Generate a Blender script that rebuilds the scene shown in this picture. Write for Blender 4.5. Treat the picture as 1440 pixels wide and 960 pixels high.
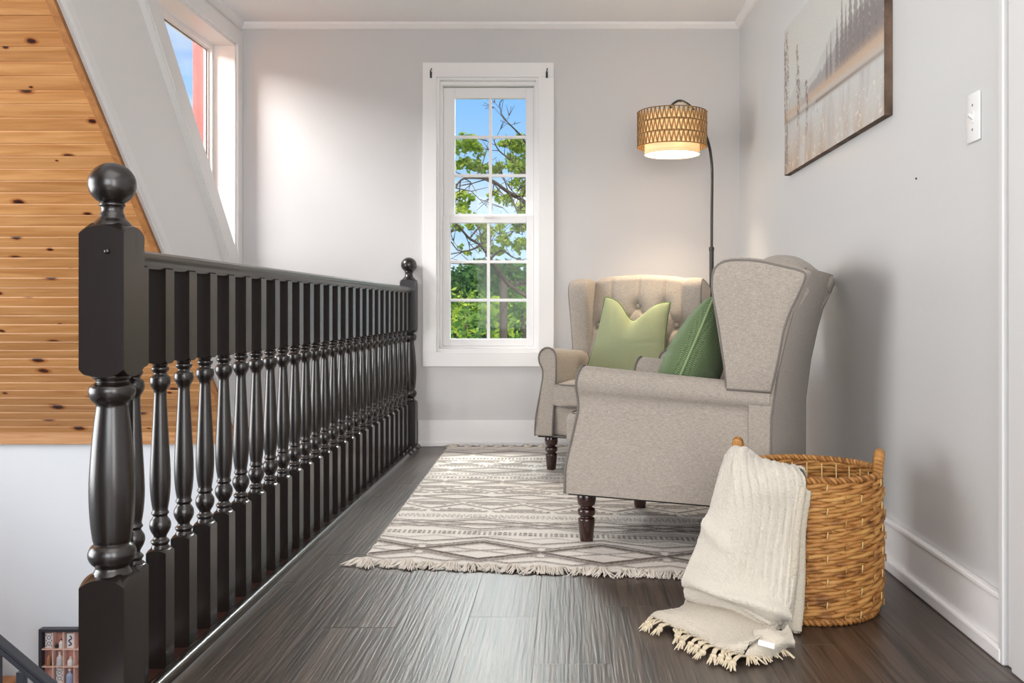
import bpy, bmesh, math, random
import numpy as np
from mathutils import Vector, Matrix
for o in list(bpy.data.objects): bpy.data.objects.remove(o, do_unlink=True)
SC = bpy.context.scene
COL = SC.collection
R = math.radians
# ------------------------------------------------------------------ camera, world, sun, lights, exposure
FPX, VX, VY, CZ = 1300.0, 798.0, 433.0, 0.80
cam = bpy.data.cameras.new('camera'); cam.sensor_width = 36; cam.lens = 36*FPX/1440
cam.shift_x = -(VX-720)/1440; cam.shift_y = -(480-VY)/1440; cam.clip_start = .05; cam.clip_end = 500
co = bpy.data.objects.new('camera', cam); COL.objects.link(co)
co.location = (0, 0, CZ); co.rotation_euler = (R(90), 0, 0); SC.camera = co
SC.view_settings.view_transform = 'Standard'; SC.view_settings.look = 'None'
SC.view_settings.gamma = 1; SC.view_settings.use_curve_mapping = False
SC.view_settings.exposure = 0.17
SC.cycles.max_bounces = 8; SC.cycles.diffuse_bounces = 5; SC.cycles.transparent_max_bounces = 16
SC.cycles.sample_clamp_indirect = 6

world = bpy.data.worlds.new('sky'); SC.world = world; world.use_nodes = True
wn, wl = world.node_tree.nodes, world.node_tree.links
wn.clear()
wo = wn.new('ShaderNodeOutputWorld'); bg = wn.new('ShaderNodeBackground'); bg.inputs[1].default_value = 1.0
tc = wn.new('ShaderNodeTexCoord'); sep = wn.new('ShaderNodeSeparateXYZ'); wl.new(tc.outputs['Generated'], sep.inputs[0])
ramp = wn.new('ShaderNodeValToRGB'); wl.new(sep.outputs[2], ramp.inputs[0])
e = ramp.color_ramp.elements
e[0].position = 0.0; e[0].color = (.62, .80, 1.0, 1); e[1].position = .55; e[1].color = (.09, .27, .80, 1)
x = e.new(.10); x.color = (.46, .70, 1.0, 1); x = e.new(.24); x.color = (.22, .50, .98, 1)
mp = wn.new('ShaderNodeMapping'); wl.new(tc.outputs['Generated'], mp.inputs[0]); mp.inputs['Scale'].default_value = (1, 1, 3.2)
mp.inputs['Location'].default_value = (.37, .1, .27)
nz = wn.new('ShaderNodeTexNoise'); nz.inputs['Scale'].default_value = 3.4; nz.inputs['Detail'].default_value = 7; wl.new(mp.outputs[0], nz.inputs[0])
cr = wn.new('ShaderNodeValToRGB'); wl.new(nz.outputs[0], cr.inputs[0]); cr.color_ramp.elements[0].position = .47; cr.color_ramp.elements[1].position = .68
mx = wn.new('ShaderNodeMixRGB'); wl.new(cr.outputs[0], mx.inputs[0]); wl.new(ramp.outputs[0], mx.inputs[1]); mx.inputs[2].default_value = (.95, .97, 1, 1)
wl.new(mx.outputs[0], bg.inputs[0]); wl.new(bg.outputs[0], wo.inputs[0])

def light(name, kind, loc, energy, color=(1, 1, 1), size=None, target=None, rot=None, sizey=None):
    l = bpy.data.lights.new(name, kind); l.energy = energy; l.color = color
    if kind == 'AREA':
        l.shape = 'RECTANGLE'; l.size = size; l.size_y = sizey or size
    elif kind == 'POINT': l.shadow_soft_size = size
    elif kind == 'SUN': l.angle = size
    o = bpy.data.objects.new(name, l); COL.objects.link(o); o.location = loc
    if target is not None:
        o.rotation_euler = (Vector(target)-Vector(loc)).to_track_quat('-Z', 'Y').to_euler()
    if rot: o.rotation_euler = rot
    return o
# sun from behind the house: lights the trees, stays off this room
light('sun', 'SUN', (3, -6, 12), 3.4, (1, .95, .86), R(.6), target=(-2, 10, 0))
# daylight of the large window across the stairwell (left); the lamp behind the camera is an added fill
light('stairwell_window_light', 'AREA', (-4.68, 2.0, 1.0), 165, (1, .985, .97), 3.0, target=(1, 2.6, .7), sizey=2.2)
light('rear_fill_light', 'AREA', (-.35, -2.4, 1.45), 70, (1, .99, .97), 1.9, target=(-.3, 5, 2.1), sizey=1.9)
light('overhead_fill_light', 'AREA', (-.3, .6, 2.40), 14, (1, .97, .93), 1.6, target=(-.3, .6, 0), sizey=1.6)  # added overhead fill, no ceiling fixture known here
light('dormer_window_light', 'AREA', (-3.9, 4.0, 3.3), 260, (1, .95, .94), 1.2, target=(-1.8, 4.9, 1.9), sizey=1.2)
light('back_window_fill', 'AREA', (-.42, 7.0, 2.98), 270, (.97, 1, .97), 1.1, target=(-.4, 3.2, .4), sizey=.7)  # unseen lamp added outside to strengthen the window's reflection on the floor

light('cheek_fill_light', 'AREA', (.93, -.6, 1.2), 42, (1, .98, .96), 1.0, target=(-1.9, 3.6, 1.6), sizey=1.9)  # unseen fill added at the right to brighten the cheek panel

# ------------------------------------------------------------------ helpers
def link(o, parent=None):
    COL.objects.link(o)
    if parent is not None: o.parent = parent
    return o
def tag(o, label=None, cat=None, group=None, kind=None):
    for k, v in (('label', label), ('category', cat), ('group', group), ('kind', kind)):
        if v: o[k] = v
    return o
def empty(name, loc=(0, 0, 0), rz=0, parent=None, **k):
    o = bpy.data.objects.new(name, None); o.empty_display_size = .05; link(o, parent)
    o.location = loc; o.rotation_euler = (0, 0, rz); tag(o, **k); return o
def obj(name, bm, mat, parent=None, smooth=False, loc=None, autos=None):
    me = bpy.data.meshes.new(name)
    if isinstance(bm, bmesh.types.BMesh):
        if smooth:
            for f in bm.faces: f.smooth = True
        bm.to_mesh(me); bm.free()
    else:
        me.from_pydata(bm[0], [], bm[1])
        if smooth: me.polygons.foreach_set('use_smooth', [True]*len(me.polygons))
    for m in (mat if isinstance(mat, (list, tuple)) else [mat]): me.materials.append(m)
    me.update()
    if autos is not None: me.set_sharp_from_angle(angle=R(autos))
    o = bpy.data.objects.new(name, me); link(o, parent)
    if loc: o.location = loc
    return o
def inst(name, src, parent, loc=None, rot=None, scale=None):
    o = src.copy(); o.name = name; link(o); o.parent = parent
    if loc is not None: o.location = loc
    if rot is not None: o.rotation_euler = rot
    if scale is not None: o.scale = scale
    return o
def copy_tree(o, parent=None):
    c = o.copy(); COL.objects.link(c); c.parent = parent
    for ch in list(o.children): copy_tree(ch, c)
    return c
def B(): return bmesh.new()
def box(bm, x0, x1, y0, y1, z0, z1, bev=0, seg=1):
    t = bmesh.new(); bmesh.ops.create_cube(t, size=1)
    for v in t.verts:
        v.co = Vector((x0+(v.co.x+.5)*(x1-x0), y0+(v.co.y+.5)*(y1-y0), z0+(v.co.z+.5)*(z1-z0)))
    if bev: bmesh.ops.bevel(t, geom=t.edges[:], offset=bev, segments=seg, affect='EDGES', profile=.5)
    merge(bm, t)
def merge(bm, t, mat=None):
    if mat is not None: t.transform(mat)
    me = bpy.data.meshes.new('tmp'); t.to_mesh(me); t.free(); bm.from_mesh(me); bpy.data.meshes.remove(me)
def boxo(name, d, mat, parent=None, bev=0, **k):
    bm = B(); box(bm, *d, bev=bev); o = obj(name, bm, mat, parent); tag(o, **k); return o
def prism(bm, pts, axis, a0, a1):
    """closed polygon pts (2D) extruded along axis from a0 to a1"""
    def mk(p, a):
        if axis == 'x': return (a, p[0], p[1])
        if axis == 'y': return (p[0], a, p[1])
        return (p[0], p[1], a)
    v0 = [bm.verts.new(mk(p, a0)) for p in pts]; v1 = [bm.verts.new(mk(p, a1)) for p in pts]
    n = len(pts); bm.faces.new(v0); bm.faces.new(v1[::-1])
    for i in range(n): bm.faces.new((v0[i], v1[i], v1[(i+1) % n], v0[(i+1) % n]))
    bmesh.ops.recalc_face_normals(bm, faces=bm.faces[:])
def lathe(bm, prof, n=16, cx=0, cy=0, cap=True):
    rings = []
    for (r, z) in prof:
        rings.append([bm.verts.new((cx+r*math.cos(2*math.pi*i/n), cy+r*math.sin(2*math.pi*i/n), z)) for i in range(n)])
    for a, b in zip(rings, rings[1:]):
        for i in range(n):
            bm.faces.new((a[i], a[(i+1) % n], b[(i+1) % n], b[i])).smooth = True
    if cap:
        bm.faces.new(rings[0][::-1]); bm.faces.new(rings[-1])
def smoothprof(keys, k=4):
    """Catmull-Rom through (r,z) keys"""
    out = []
    P = [keys[0]]+list(keys)+[keys[-1]]
    for i in range(1, len(P)-2):
        p0, p1, p2, p3 = [np.array(q, float) for q in P[i-1:i+3]]
        for j in range(k):
            t = j/k
            q = .5*((2*p1)+(-p0+p2)*t+(2*p0-5*p1+4*p2-p3)*t*t+(-p0+3*p1-3*p2+p3)*t**3)
            out.append((max(q[0], .0005), q[1]))
    out.append(tuple(keys[-1])); return out
def crom(P, k, closed=False):
    P = [np.array(p, float) for p in P]
    n = len(P); out = []
    rng = range(n) if closed else range(n-1)
    for i in rng:
        if closed: p0, p1, p2, p3 = P[(i-1) % n], P[i], P[(i+1) % n], P[(i+2) % n]
        else: p0, p1, p2, p3 = P[max(i-1, 0)], P[i], P[i+1], P[min(i+2, n-1)]
        for j in range(k):
            t = j/k
            out.append(.5*((2*p1)+(-p0+p2)*t+(2*p0-5*p1+4*p2-p3)*t*t+(-p0+3*p1-3*p2+p3)*t**3))
    if not closed: out.append(P[-1])
    return out
def tube(bm, pts, rad, n=6, closed=False, cap=True):
    pts = [Vector(p) for p in pts]; N = len(pts)
    if not hasattr(rad, '__len__'): rad = [rad]*N
    rings = []; up = None
    for i, p in enumerate(pts):
        a = pts[(i-1) % N] if (closed or i > 0) else pts[i]
        b = pts[(i+1) % N] if (closed or i < N-1) else pts[i]
        d = (b-a)
        if d.length < 1e-9: d = Vector((0, 0, 1))
        d.normalize()
        if up is None:
            up = Vector((0, 0, 1)) if abs(d.z) < .9 else Vector((1, 0, 0))
        u = up-d*up.dot(d)
        if u.length < 1e-6: u = d.orthogonal()
        u.normalize(); up = u; w = d.cross(u)
        rings.append([bm.verts.new(p+(u*math.cos(2*math.pi*k/n)+w*math.sin(2*math.pi*k/n))*rad[i]) for k in range(n)])
    pr = list(zip(rings, rings[1:]))
    if closed:
        # align the seam
        last, first = rings[-1], rings[0]
        off = min(range(n), key=lambda s: sum((last[k].co-first[(k+s) % n].co).length for k in range(n)))
        for k in range(n):
            bm.faces.new((last[k], last[(k+1) % n], first[(k+1+off) % n], first[(k+off) % n])).smooth = True
    for a, b in pr:
        for k in range(n):
            bm.faces.new((a[k], a[(k+1) % n], b[(k+1) % n], b[k])).smooth = True
    if cap and not closed:
        bm.faces.new(rings[0][::-1]); bm.faces.new(rings[-1])
def rbox(bm, hx, hy, hz, r, n=10, crown=0, c=(0, 0, 0), mat=None, crownb=0):
    """rounded box centred at c, half sizes, edge radius r, top crown"""
    t = bmesh.new(); bmesh.ops.create_cube(t, size=2)
    bmesh.ops.subdivide_edges(t, edges=t.edges[:], cuts=n, use_grid_fill=True)
    for v in t.verts:
        p = v.co.copy()
        q = Vector((p.x*hx, p.y*hy, p.z*hz))
        inner = Vector((max(-hx+r, min(hx-r, q.x)), max(-hy+r, min(hy-r, q.y)), max(-hz+r, min(hz-r, q.z))))
        d = q-inner
        m = max(abs(d.x), abs(d.y), abs(d.z))
        if d.length > 1e-9: q = inner+d.normalized()*min(r, m if m > 0 else r)
        f = (1-min(1, (q.x/hx)**2))*(1-min(1, (q.y/hy)**2))
        if q.z > 0: q.z += crown*f*(q.z/hz)
        else: q.z += crownb*f*(q.z/hz)
        v.co = q+Vector(c)
    for f in t.faces: f.smooth = True
    merge(bm, t, mat)
def gridmesh(A, closeu=False):
    """A[nv][nu][3] -> verts, faces"""
    nv, nu = A.shape[:2]
    vs = A.reshape(-1, 3).tolist(); fs = []
    for j in range(nv-1):
        for i in range(nu-1 if not closeu else nu):
            a = j*nu+i; b = j*nu+(i+1) % nu
            fs.append((a, b, b+nu, a+nu))
    return vs, fs
def resample(G, nv, nu):
    G = np.array(G, float)
    def rs(G, n):
        m = G.shape[0]; t = np.linspace(0, m-1, n); i = np.minimum(t.astype(int), m-2); f = (t-i)[:, None, None]
        p = lambda k: G[np.clip(i+k, 0, m-1)]
        p0, p1, p2, p3 = p(-1), p(0), p(1), p(2)
        return .5*((2*p1)+(-p0+p2)*f+(2*p0-5*p1+4*p2-p3)*f**2+(-p0+3*p1-3*p2+p3)*f**3)
    G = rs(G, nv); G = rs(G.transpose(1, 0, 2), nu).transpose(1, 0, 2); return G
def P(px, py, Y): return ((px-VX)/FPX*Y, Y, CZ-(py-VY)/FPX*Y)

# ------------------------------------------------------------------ materials
def mat(name, col, rough=.5, spec=.5, bump=0, bscale=50, var=0, vscale=8, stretch=(1, 1, 1), metal=0, sheen=0, coord='Object', coat=0):
    m = bpy.data.materials.new(name); m.use_nodes = True
    nt = m.node_tree; b = nt.nodes['Principled BSDF']
    b.inputs['Base Color'].default_value = (*col, 1); b.inputs['Roughness'].default_value = rough
    b.inputs['Specular IOR Level'].default_value = spec; b.inputs['Metallic'].default_value = metal
    b.inputs['Sheen Weight'].default_value = sheen; b.inputs['Coat Weight'].default_value = coat
    if bump or var:
        t = nt.nodes.new('ShaderNodeTexCoord'); mp = nt.nodes.new('ShaderNodeMapping'); mp.inputs['Scale'].default_value = stretch
        nt.links.new(t.outputs[coord], mp.inputs[0])
    if bump:
        n = nt.nodes.new('ShaderNodeTexNoise'); n.inputs['Scale'].default_value = bscale; n.inputs['Detail'].default_value = 4
        nt.links.new(mp.outputs[0], n.inputs[0])
        bp = nt.nodes.new('ShaderNodeBump'); bp.inputs['Strength'].default_value = 1; bp.inputs['Distance'].default_value = bump
        nt.links.new(n.outputs[0], bp.inputs['Height']); nt.links.new(bp.outputs[0], b.inputs['Normal'])
    if var:
        n2 = nt.nodes.new('ShaderNodeTexNoise'); n2.inputs['Scale'].default_value = vscale; n2.inputs['Detail'].default_value = 5
        nt.links.new(mp.outputs[0], n2.inputs[0])
        r = nt.nodes.new('ShaderNodeValToRGB'); nt.links.new(n2.outputs[0], r.inputs[0])
        r.color_ramp.elements[0].position = .3; r.color_ramp.elements[1].position = .7
        r.color_ramp.elements[0].color = (*[c*(1-var) for c in col], 1); r.color_ramp.elements[1].color = (*[min(1, c*(1+var)) for c in col], 1)
        nt.links.new(r.outputs[0], b.inputs['Base Color'])
    return m
def glassmat():
    m = bpy.data.materials.new('window_glass'); m.use_nodes = True; nt = m.node_tree; nt.nodes.clear()
    o = nt.nodes.new('ShaderNodeOutputMaterial'); t = nt.nodes.new('ShaderNodeBsdfTransparent'); g = nt.nodes.new('ShaderNodeBsdfGlossy')
    g.inputs['Roughness'].default_value = .02; t.inputs[0].default_value = (.97, .985, .98, 1)
    lw_ = nt.nodes.new('ShaderNodeLayerWeight'); p_ = nt.nodes.new('ShaderNodeMath'); p_.operation = 'POWER'; p_.inputs[1].default_value = 4; nt.links.new(lw_.outputs['Facing'], p_.inputs[0]); f = nt.nodes.new('ShaderNodeMath'); f.operation = 'MULTIPLY_ADD'; f.inputs[1].default_value = .35; f.inputs[2].default_value = .008; nt.links.new(p_.outputs[0], f.inputs[0])
    x = nt.nodes.new('ShaderNodeMixShader'); nt.links.new(f.outputs[0], x.inputs[0]); nt.links.new(t.outputs[0], x.inputs[1]); nt.links.new(g.outputs[0], x.inputs[2])
    nt.links.new(x.outputs[0], o.inputs[0]); return m
def translucent(name, col, k=.6):
    m = bpy.data.materials.new(name); m.use_nodes = True; nt = m.node_tree; nt.nodes.clear()
    o = nt.nodes.new('ShaderNodeOutputMaterial'); d = nt.nodes.new('ShaderNodeBsdfDiffuse'); t = nt.nodes.new('ShaderNodeBsdfTranslucent')
    d.inputs[0].default_value = (*col, 1); t.inputs[0].default_value = (*col, 1)
    x = nt.nodes.new('ShaderNodeMixShader'); x.inputs[0].default_value = k
    nt.links.new(d.outputs[0], x.inputs[1]); nt.links.new(t.outputs[0], x.inputs[2]); nt.links.new(x.outputs[0], o.inputs[0]); return m
def attrmat(name, rough=.9, bump=0, bscale=200, attr='Col', spec=.3):
    m = mat(name, (.5, .5, .5), rough, spec, bump=bump, bscale=bscale)
    nt = m.node_tree; a = nt.nodes.new('ShaderNodeVertexColor'); a.layer_name = attr
    nt.links.new(a.outputs[0], nt.nodes['Principled BSDF'].inputs['Base Color']); return m
def leafmat(name, c1, c2):
    m = bpy.data.materials.new(name); m.use_nodes = True; nt = m.node_tree; nt.nodes.clear(); L = nt.links
    o = nt.nodes.new('ShaderNodeOutputMaterial'); d = nt.nodes.new('ShaderNodeBsdfDiffuse'); t = nt.nodes.new('ShaderNodeBsdfTranslucent')
    g = nt.nodes.new('ShaderNodeNewGeometry'); r = nt.nodes.new('ShaderNodeValToRGB'); L.new(g.outputs['Random Per Island'], r.inputs[0])
    r.color_ramp.elements[0].color = (*c1, 1); r.color_ramp.elements[1].color = (*c2, 1)
    L.new(r.outputs[0], d.inputs[0]); L.new(r.outputs[0], t.inputs[0])
    x = nt.nodes.new('ShaderNodeMixShader'); x.inputs[0].default_value = .4
    L.new(d.outputs[0], x.inputs[1]); L.new(t.outputs[0], x.inputs[2]); L.new(x.outputs[0], o.inputs[0]); return m
def woodmat(name, c_dark, c_light, rough, axis='Y', ring=26, stretch=.06, bump=.0006, knots=False, spec=.4, objvar=.25, bscale=1.0):
    """grain runs along axis; every plank gets its own offset and tone from Object Info Random"""
    m = bpy.data.materials.new(name); m.use_nodes = True; nt = m.node_tree; N = nt.nodes; L = nt.links
    b = N['Principled BSDF']; b.inputs['Roughness'].default_value = rough; b.inputs['Specular IOR Level'].default_value = spec
    tc = N.new('ShaderNodeTexCoord'); oi = N.new('ShaderNodeObjectInfo')
    ml = N.new('ShaderNodeMath'); ml.operation = 'MULTIPLY'; ml.inputs[1].default_value = 37.0; L.new(oi.outputs['Random'], ml.inputs[0])
    cx = N.new('ShaderNodeCombineXYZ'); [L.new(ml.outputs[0], cx.inputs[i]) for i in range(3)]
    ad = N.new('ShaderNodeVectorMath'); ad.operation = 'ADD'; L.new(tc.outputs['Object'], ad.inputs[0]); L.new(cx.outputs[0], ad.inputs[1])
    mp = N.new('ShaderNodeMapping'); L.new(ad.outputs[0], mp.inputs[0])
    s = [1, 1, 1]; s['XYZ'.index(axis)] = stretch; mp.inputs['Scale'].default_value = s
    n1 = N.new('ShaderNodeTexNoise'); n1.inputs['Scale'].default_value = ring; n1.inputs['Detail'].default_value = 6; n1.inputs['Distortion'].default_value = .9
    L.new(mp.outputs[0], n1.inputs[0])
    r = N.new('ShaderNodeValToRGB'); L.new(n1.outputs[0], r.inputs[0])
    r.color_ramp.elements[0].position = .32; r.color_ramp.elements[1].position = .68
    r.color_ramp.elements[0].color = (*c_dark, 1); r.color_ramp.elements[1].color = (*c_light, 1)
    hs = N.new('ShaderNodeHueSaturation'); L.new(r.outputs[0], hs.inputs['Color'])
    mr = N.new('ShaderNodeMapRange'); L.new(oi.outputs['Random'], mr.inputs[0]); mr.inputs[3].default_value = 1-objvar; mr.inputs[4].default_value = 1+objvar
    L.new(mr.outputs[0], hs.inputs['Value'])
    last = hs.outputs[0]
    if knots:
        mk = N.new('ShaderNodeMapping'); L.new(ad.outputs[0], mk.inputs[0]); mk.inputs['Scale'].default_value = (2.6, 4.6, 4.6)
        vo = N.new('ShaderNodeTexVoronoi'); vo.voronoi_dimensions = '2D'; vo.inputs['Scale'].default_value = 1.35; vo.inputs['Randomness'].default_value = 1
        nn = N.new('ShaderNodeTexNoise'); nn.inputs['Scale'].default_value = 12; L.new(ad.outputs[0], nn.inputs[0])
        mxv = N.new('ShaderNodeMixRGB'); mxv.inputs[0].default_value = .06; L.new(mk.outputs[0], mxv.inputs[1]); L.new(nn.outputs['Color'], mxv.inputs[2])
        L.new(mxv.outputs[0], vo.inputs[0])
        sp_ = N.new('ShaderNodeSeparateColor'); L.new(vo.outputs['Color'], sp_.inputs[0]); pw_ = N.new('ShaderNodeMath'); pw_.operation = 'MULTIPLY_ADD'; pw_.inputs[1].default_value = 1.05; pw_.inputs[2].default_value = .12; L.new(sp_.outputs[0], pw_.inputs[0])
        dv_ = N.new('ShaderNodeMath'); dv_.operation = 'DIVIDE'; L.new(vo.outputs['Distance'], dv_.inputs[0]); L.new(pw_.outputs[0], dv_.inputs[1])
        kr = N.new('ShaderNodeValToRGB'); L.new(dv_.outputs[0], kr.inputs[0]); kr.color_ramp.interpolation = 'EASE'
        E = kr.color_ramp.elements; E[0].position = .03; E[0].color = (.035, .016, .010, 1); E[1].position = .17; E[1].color = (1, 1, 1, 1)
        q = E.new(.075); q.color = (.17, .06, .03, 1); q = E.new(.105); q.color = (.72, .55, .42, 1)
        mm = N.new('ShaderNodeMixRGB'); mm.blend_type = 'MULTIPLY'; mm.inputs[0].default_value = 1; L.new(last, mm.inputs[1]); L.new(kr.outputs[0], mm.inputs[2]); last = mm.outputs[0]
    L.new(last, b.inputs['Base Color'])
    n3 = N.new('ShaderNodeTexNoise'); n3.inputs['Scale'].default_value = ring*2.2*bscale; n3.inputs['Detail'].default_value = 4; n3.inputs['Distortion'].default_value = .35; L.new(mp.outputs[0], n3.inputs[0])
    bp = N.new('ShaderNodeBump'); bp.inputs['Strength'].default_value = 1; bp.inputs['Distance'].default_value = bump; L.new(n3.outputs[0], bp.inputs['Height']); L.new(bp.outputs[0], b.inputs['Normal'])
    return m
M = {}
M['wall'] = mat('grey_wall_paint', (.60, .585, .58), .55, .25, bump=.0004, bscale=180)
M['wallr'] = mat('pale_grey_wall_paint', (.63, .63, .625), .32, .35, bump=.0004, bscale=180)
M['white'] = mat('white_trim_paint', (.83, .81, .80), .38, .4)
M['ceil'] = mat('ceiling_paint', (.90, .885, .88), .7, .2, bump=.0003, bscale=120)
M['frontwall'] = mat('dark_unseen_wall', (.26, .24, .22), .6, .2)  # unseen front wall, made dark so the railing fronts reflect less
M['doorpaint'] = mat('pale_door_trim_paint', (.66, .655, .65), .4, .4)
M['panel'] = mat('white_cheek_panel', (.80, .78, .77), .45, .3)
M['stairwall'] = mat('stairwell_wall_paint', (.72, .75, .78), .6, .2)
M['pine'] = woodmat('knotty_pine', (.41, .175, .052), (.58, .295, .112), .38, axis='X', ring=30, stretch=.07, bump=.0003, knots=True, objvar=.10)
M['pinetrim'] = woodmat('pine_trim', (.33, .13, .04), (.46, .21, .07), .45, axis='Y', ring=30, stretch=.05, bump=.0002, objvar=.05)
M['floor'] = woodmat('dark_laminate', (.015, .0085, .006), (.088, .058, .043), .38, axis='Y', ring=55, stretch=.035, bump=.0016, objvar=.16, spec=.8)
M['floor'].node_tree.nodes['Principled BSDF'].inputs['Coat Weight'].default_value = .2
M['floor'].node_tree.nodes['Principled BSDF'].inputs['Coat Roughness'].default_value = .30
M['ebony'] = mat('ebony_lacquer', (.009, .0055, .0045), .27, .8, bump=.0003, bscale=60, stretch=(1, 1, .12))
M['ebony'].node_tree.nodes['Principled BSDF'].inputs['Coat Roughness'].default_value = .16
M['legwood'] = mat('mahogany_leg', (.032, .010, .007), .2, .6, coat=.3)
M['black'] = mat('black_metal', (.012, .012, .013), .38, .5)
M['glass'] = glassmat()
M['red'] = mat('red_exterior_paint', (.42, .10, .09), .6, .3, var=.15, vscale=20)
M['plastic'] = mat('white_plastic', (.82, .82, .81), .2, .5)
M['hinge'] = mat('dull_metal', (.35, .33, .3), .4, .5, metal=.8)
# ------------------------------------------------------------------ room shell
XW, XL, YB, ZC = .998, -1.897, 5.36, 2.45
FX = -.865                                              # landing floor edge along the railing
def S(name, bm, m, parent=None, **k):
    o = obj(name, bm, m, parent)
    if parent is None: o['kind'] = 'structure'
    return o
KS = 5.38                                               # roof slope plane z = KS - y
# back wall with a hole for the window
WX0, WX1, WZ0, WZ1 = -.757, -.168, .545, 2.135          # window rough opening
bm = B()
for d in ((-4.8, XL-.15, -2.7, .12), (XL-.15, WX0, -2.7, 2.55), (WX1, 1.1, -2.7, 2.55), (WX0, WX1, -2.7, WZ0), (WX0, WX1, WZ1, 2.55)):
    box(bm, d[0], d[1], YB, YB+.16, d[2], d[3])
S('wall_back', bm, M['wall'])
bm = B(); box(bm, -4.8, -.96, YB-.012, YB-.0005, -2.7, .03); S('wall_stairwell', bm, M['stairwall'])
bm = B(); box(bm, XW, XW+.12, -2.5, YB, -.25, ZC); S('wall_right', bm, M['wallr'])
bm = B(); box(bm, XL-.1, XW+.12, -2.5, YB+.1, ZC, ZC+.1); S('ceiling', bm, M['ceil'])
# dormer cheek wall: above the roof slope, with a triangular window hole
A_, B_, C_ = (4.157, 2.31), (5.28, 2.31), (5.28, 1.10)
def cheek(bm, x0, x1):
    q = lambda *p: prism(bm, list(p), 'x', x0, x1)
    q((KS-ZC+.02, ZC), (KS-A_[1]-.03, A_[1]+.05), A_, (4.03, ZC))
    q((4.03, ZC), A_, B_, (YB, ZC)); q((YB, ZC), B_, C_, (YB, KS-YB+.02))
    q((KS-A_[1]-.03, A_[1]+.05), (YB, KS-YB+.02), C_, A_)
bm = B(); cheek(bm, XL-.15, XL); S('wall_left', bm, M['panel'])
# hall beyond: far side walls (mostly out of view), lower floor
bm = B()
prism(bm, [(3.6, -2.7), (YB, -2.7), (YB, KS-YB), (3.6, KS-3.6)], 'x', -4.92, -4.8)
for q_ in ([(-2.5, -2.7), (.4, -2.7), (.4, 4.1), (-2.5, 4.1)], [(.4, -2.7), (3.6, -2.7), (3.6, -.3), (.4, -.3)], [(.4, 2.3), (2.9, 2.3), (1.4, 3.98), (.4, 4.1)]): prism(bm, q_, 'x', -4.92, -4.8)
S('wall_far_left', bm, M['stairwall'])
bm = B()
for d in ((-4.92, -2.3, -2.7, 4.2), (.5, 1.12, -2.7, 4.2), (-2.3, .5, -2.7, .35), (-2.3, .5, 2.35, 4.2)): box(bm, d[0], d[1], -2.62, -2.5, d[2], d[3])
S('wall_front', bm, M['frontwall'])
bm = B(); box(bm, -4.92, XL-.1, -2.62, 1.45, 3.98, 4.1); S('ceiling_hall', bm, M['ceil'])
bm = B(); box(bm, XL-.1, XL, -2.5, KS-ZC, ZC, 4.1); S('wall_hall_upper', bm, M['stairwall'])
bm = B(); box(bm, -4.92, 1.1, -2.62, YB, -2.8, -2.7); S('floor_lower', bm, M['floor'])
bm = B(); box(bm, -.93, 1.1, -2.5, YB, -.25, -.012); S('floor_slab', bm, M['white'])

# landing floor planks
fl = empty('floor', (0, 0, 0), kind='structure')
random.seed(4)
W = .178; k = 0; xs = []
x = -.433-3*W
joints = {-1: 2.316, 1: 2.396, 3: 2.48, -2: 3.0, 0: 3.1, 2: 3.3, 4: 2.95, 5: 2.2, 6: 2.7, 7: 3.2, -3: 2.7}
for i in range(-3, 9):
    xa = max(-.433+i*W, FX); xb = min(-.433+(i+1)*W, XW-.001)
    if xb <= xa+.005: continue
    y = joints.get(i, 2.6)
    y -= 1.22*math.ceil((y+2.5)/1.22)
    while y < YB:
        ya, yb = max(y, -2.5), min(y+1.22, YB); y += 1.22
        if yb-ya < .03: continue
        bm = B(); box(bm, xa+.0001, xb-.0001, ya+.0001, yb-.0001, -.012, 0, bev=.0006)
        bm.transform(Matrix.Translation((-xa, -ya, 0)))
        obj('plank', bm, M['floor'], fl, loc=(xa, ya, 0))

# knotty pine roof slope
sl = empty('ceiling_sloped', (0, 0, 0), kind='structure')
pw = .0455*math.sqrt(2)
bm = B()
box(bm, -1.45, 1.45, 0, pw-.0012, -.012, 0, bev=.0035)
proto = None
for i in range(87):
    yy = 5.30-.0455*i
    o = inst('plank', proto, sl) if proto else obj('plank', bm, M['pine'], sl)
    if proto is None: proto = o
    o.location = (-3.373, yy, KS-yy); o.rotation_euler = (R(-45+180), 0, 0)
bm = B(); prism(bm, [(YB, KS-YB+.02), (YB, KS-YB+.2), (1.3, KS-1.3+.2), (1.3, KS-1.3+.03)], 'x', -4.9, XL-.1); obj('backing', bm, M['pinetrim'], sl)
n = len([o for o in sl.children])
bm = B(); box(bm, -4.8, XL-.03, YB-.07, YB-.005, .02, .112, bev=.002); S('trim_eave_board', bm, M['pine'])
# diagonal trims along the slope edge: brown strip on the slope, white board on the cheek wall
def diag(bm, x0, x1, off0, off1, y0, y1, kk=1.0, c=KS):
    """strip along z = c - kk*y, between vertical offsets off0/off1"""
    prism(bm, [(y0, c-kk*y0+off0), (y1, c-kk*y1+off0), (y1, c-kk*y1+off1), (y0, c-kk*y0+off1)], 'x', x0, x1)
bm = B(); diag(bm, XL-.032, XL-.002, -.028, .0, 2.7, 5.28); S('trim_slope_edge', bm, M['pinetrim'])
bm = B(); diag(bm, XL, XL+.014, -.004, .094, 2.93, YB-.002); diag(bm, XL+.014, XL+.02, .022, .03, 2.93, YB-.002)
S('trim_cheek_board', bm, M['white'])
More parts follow.
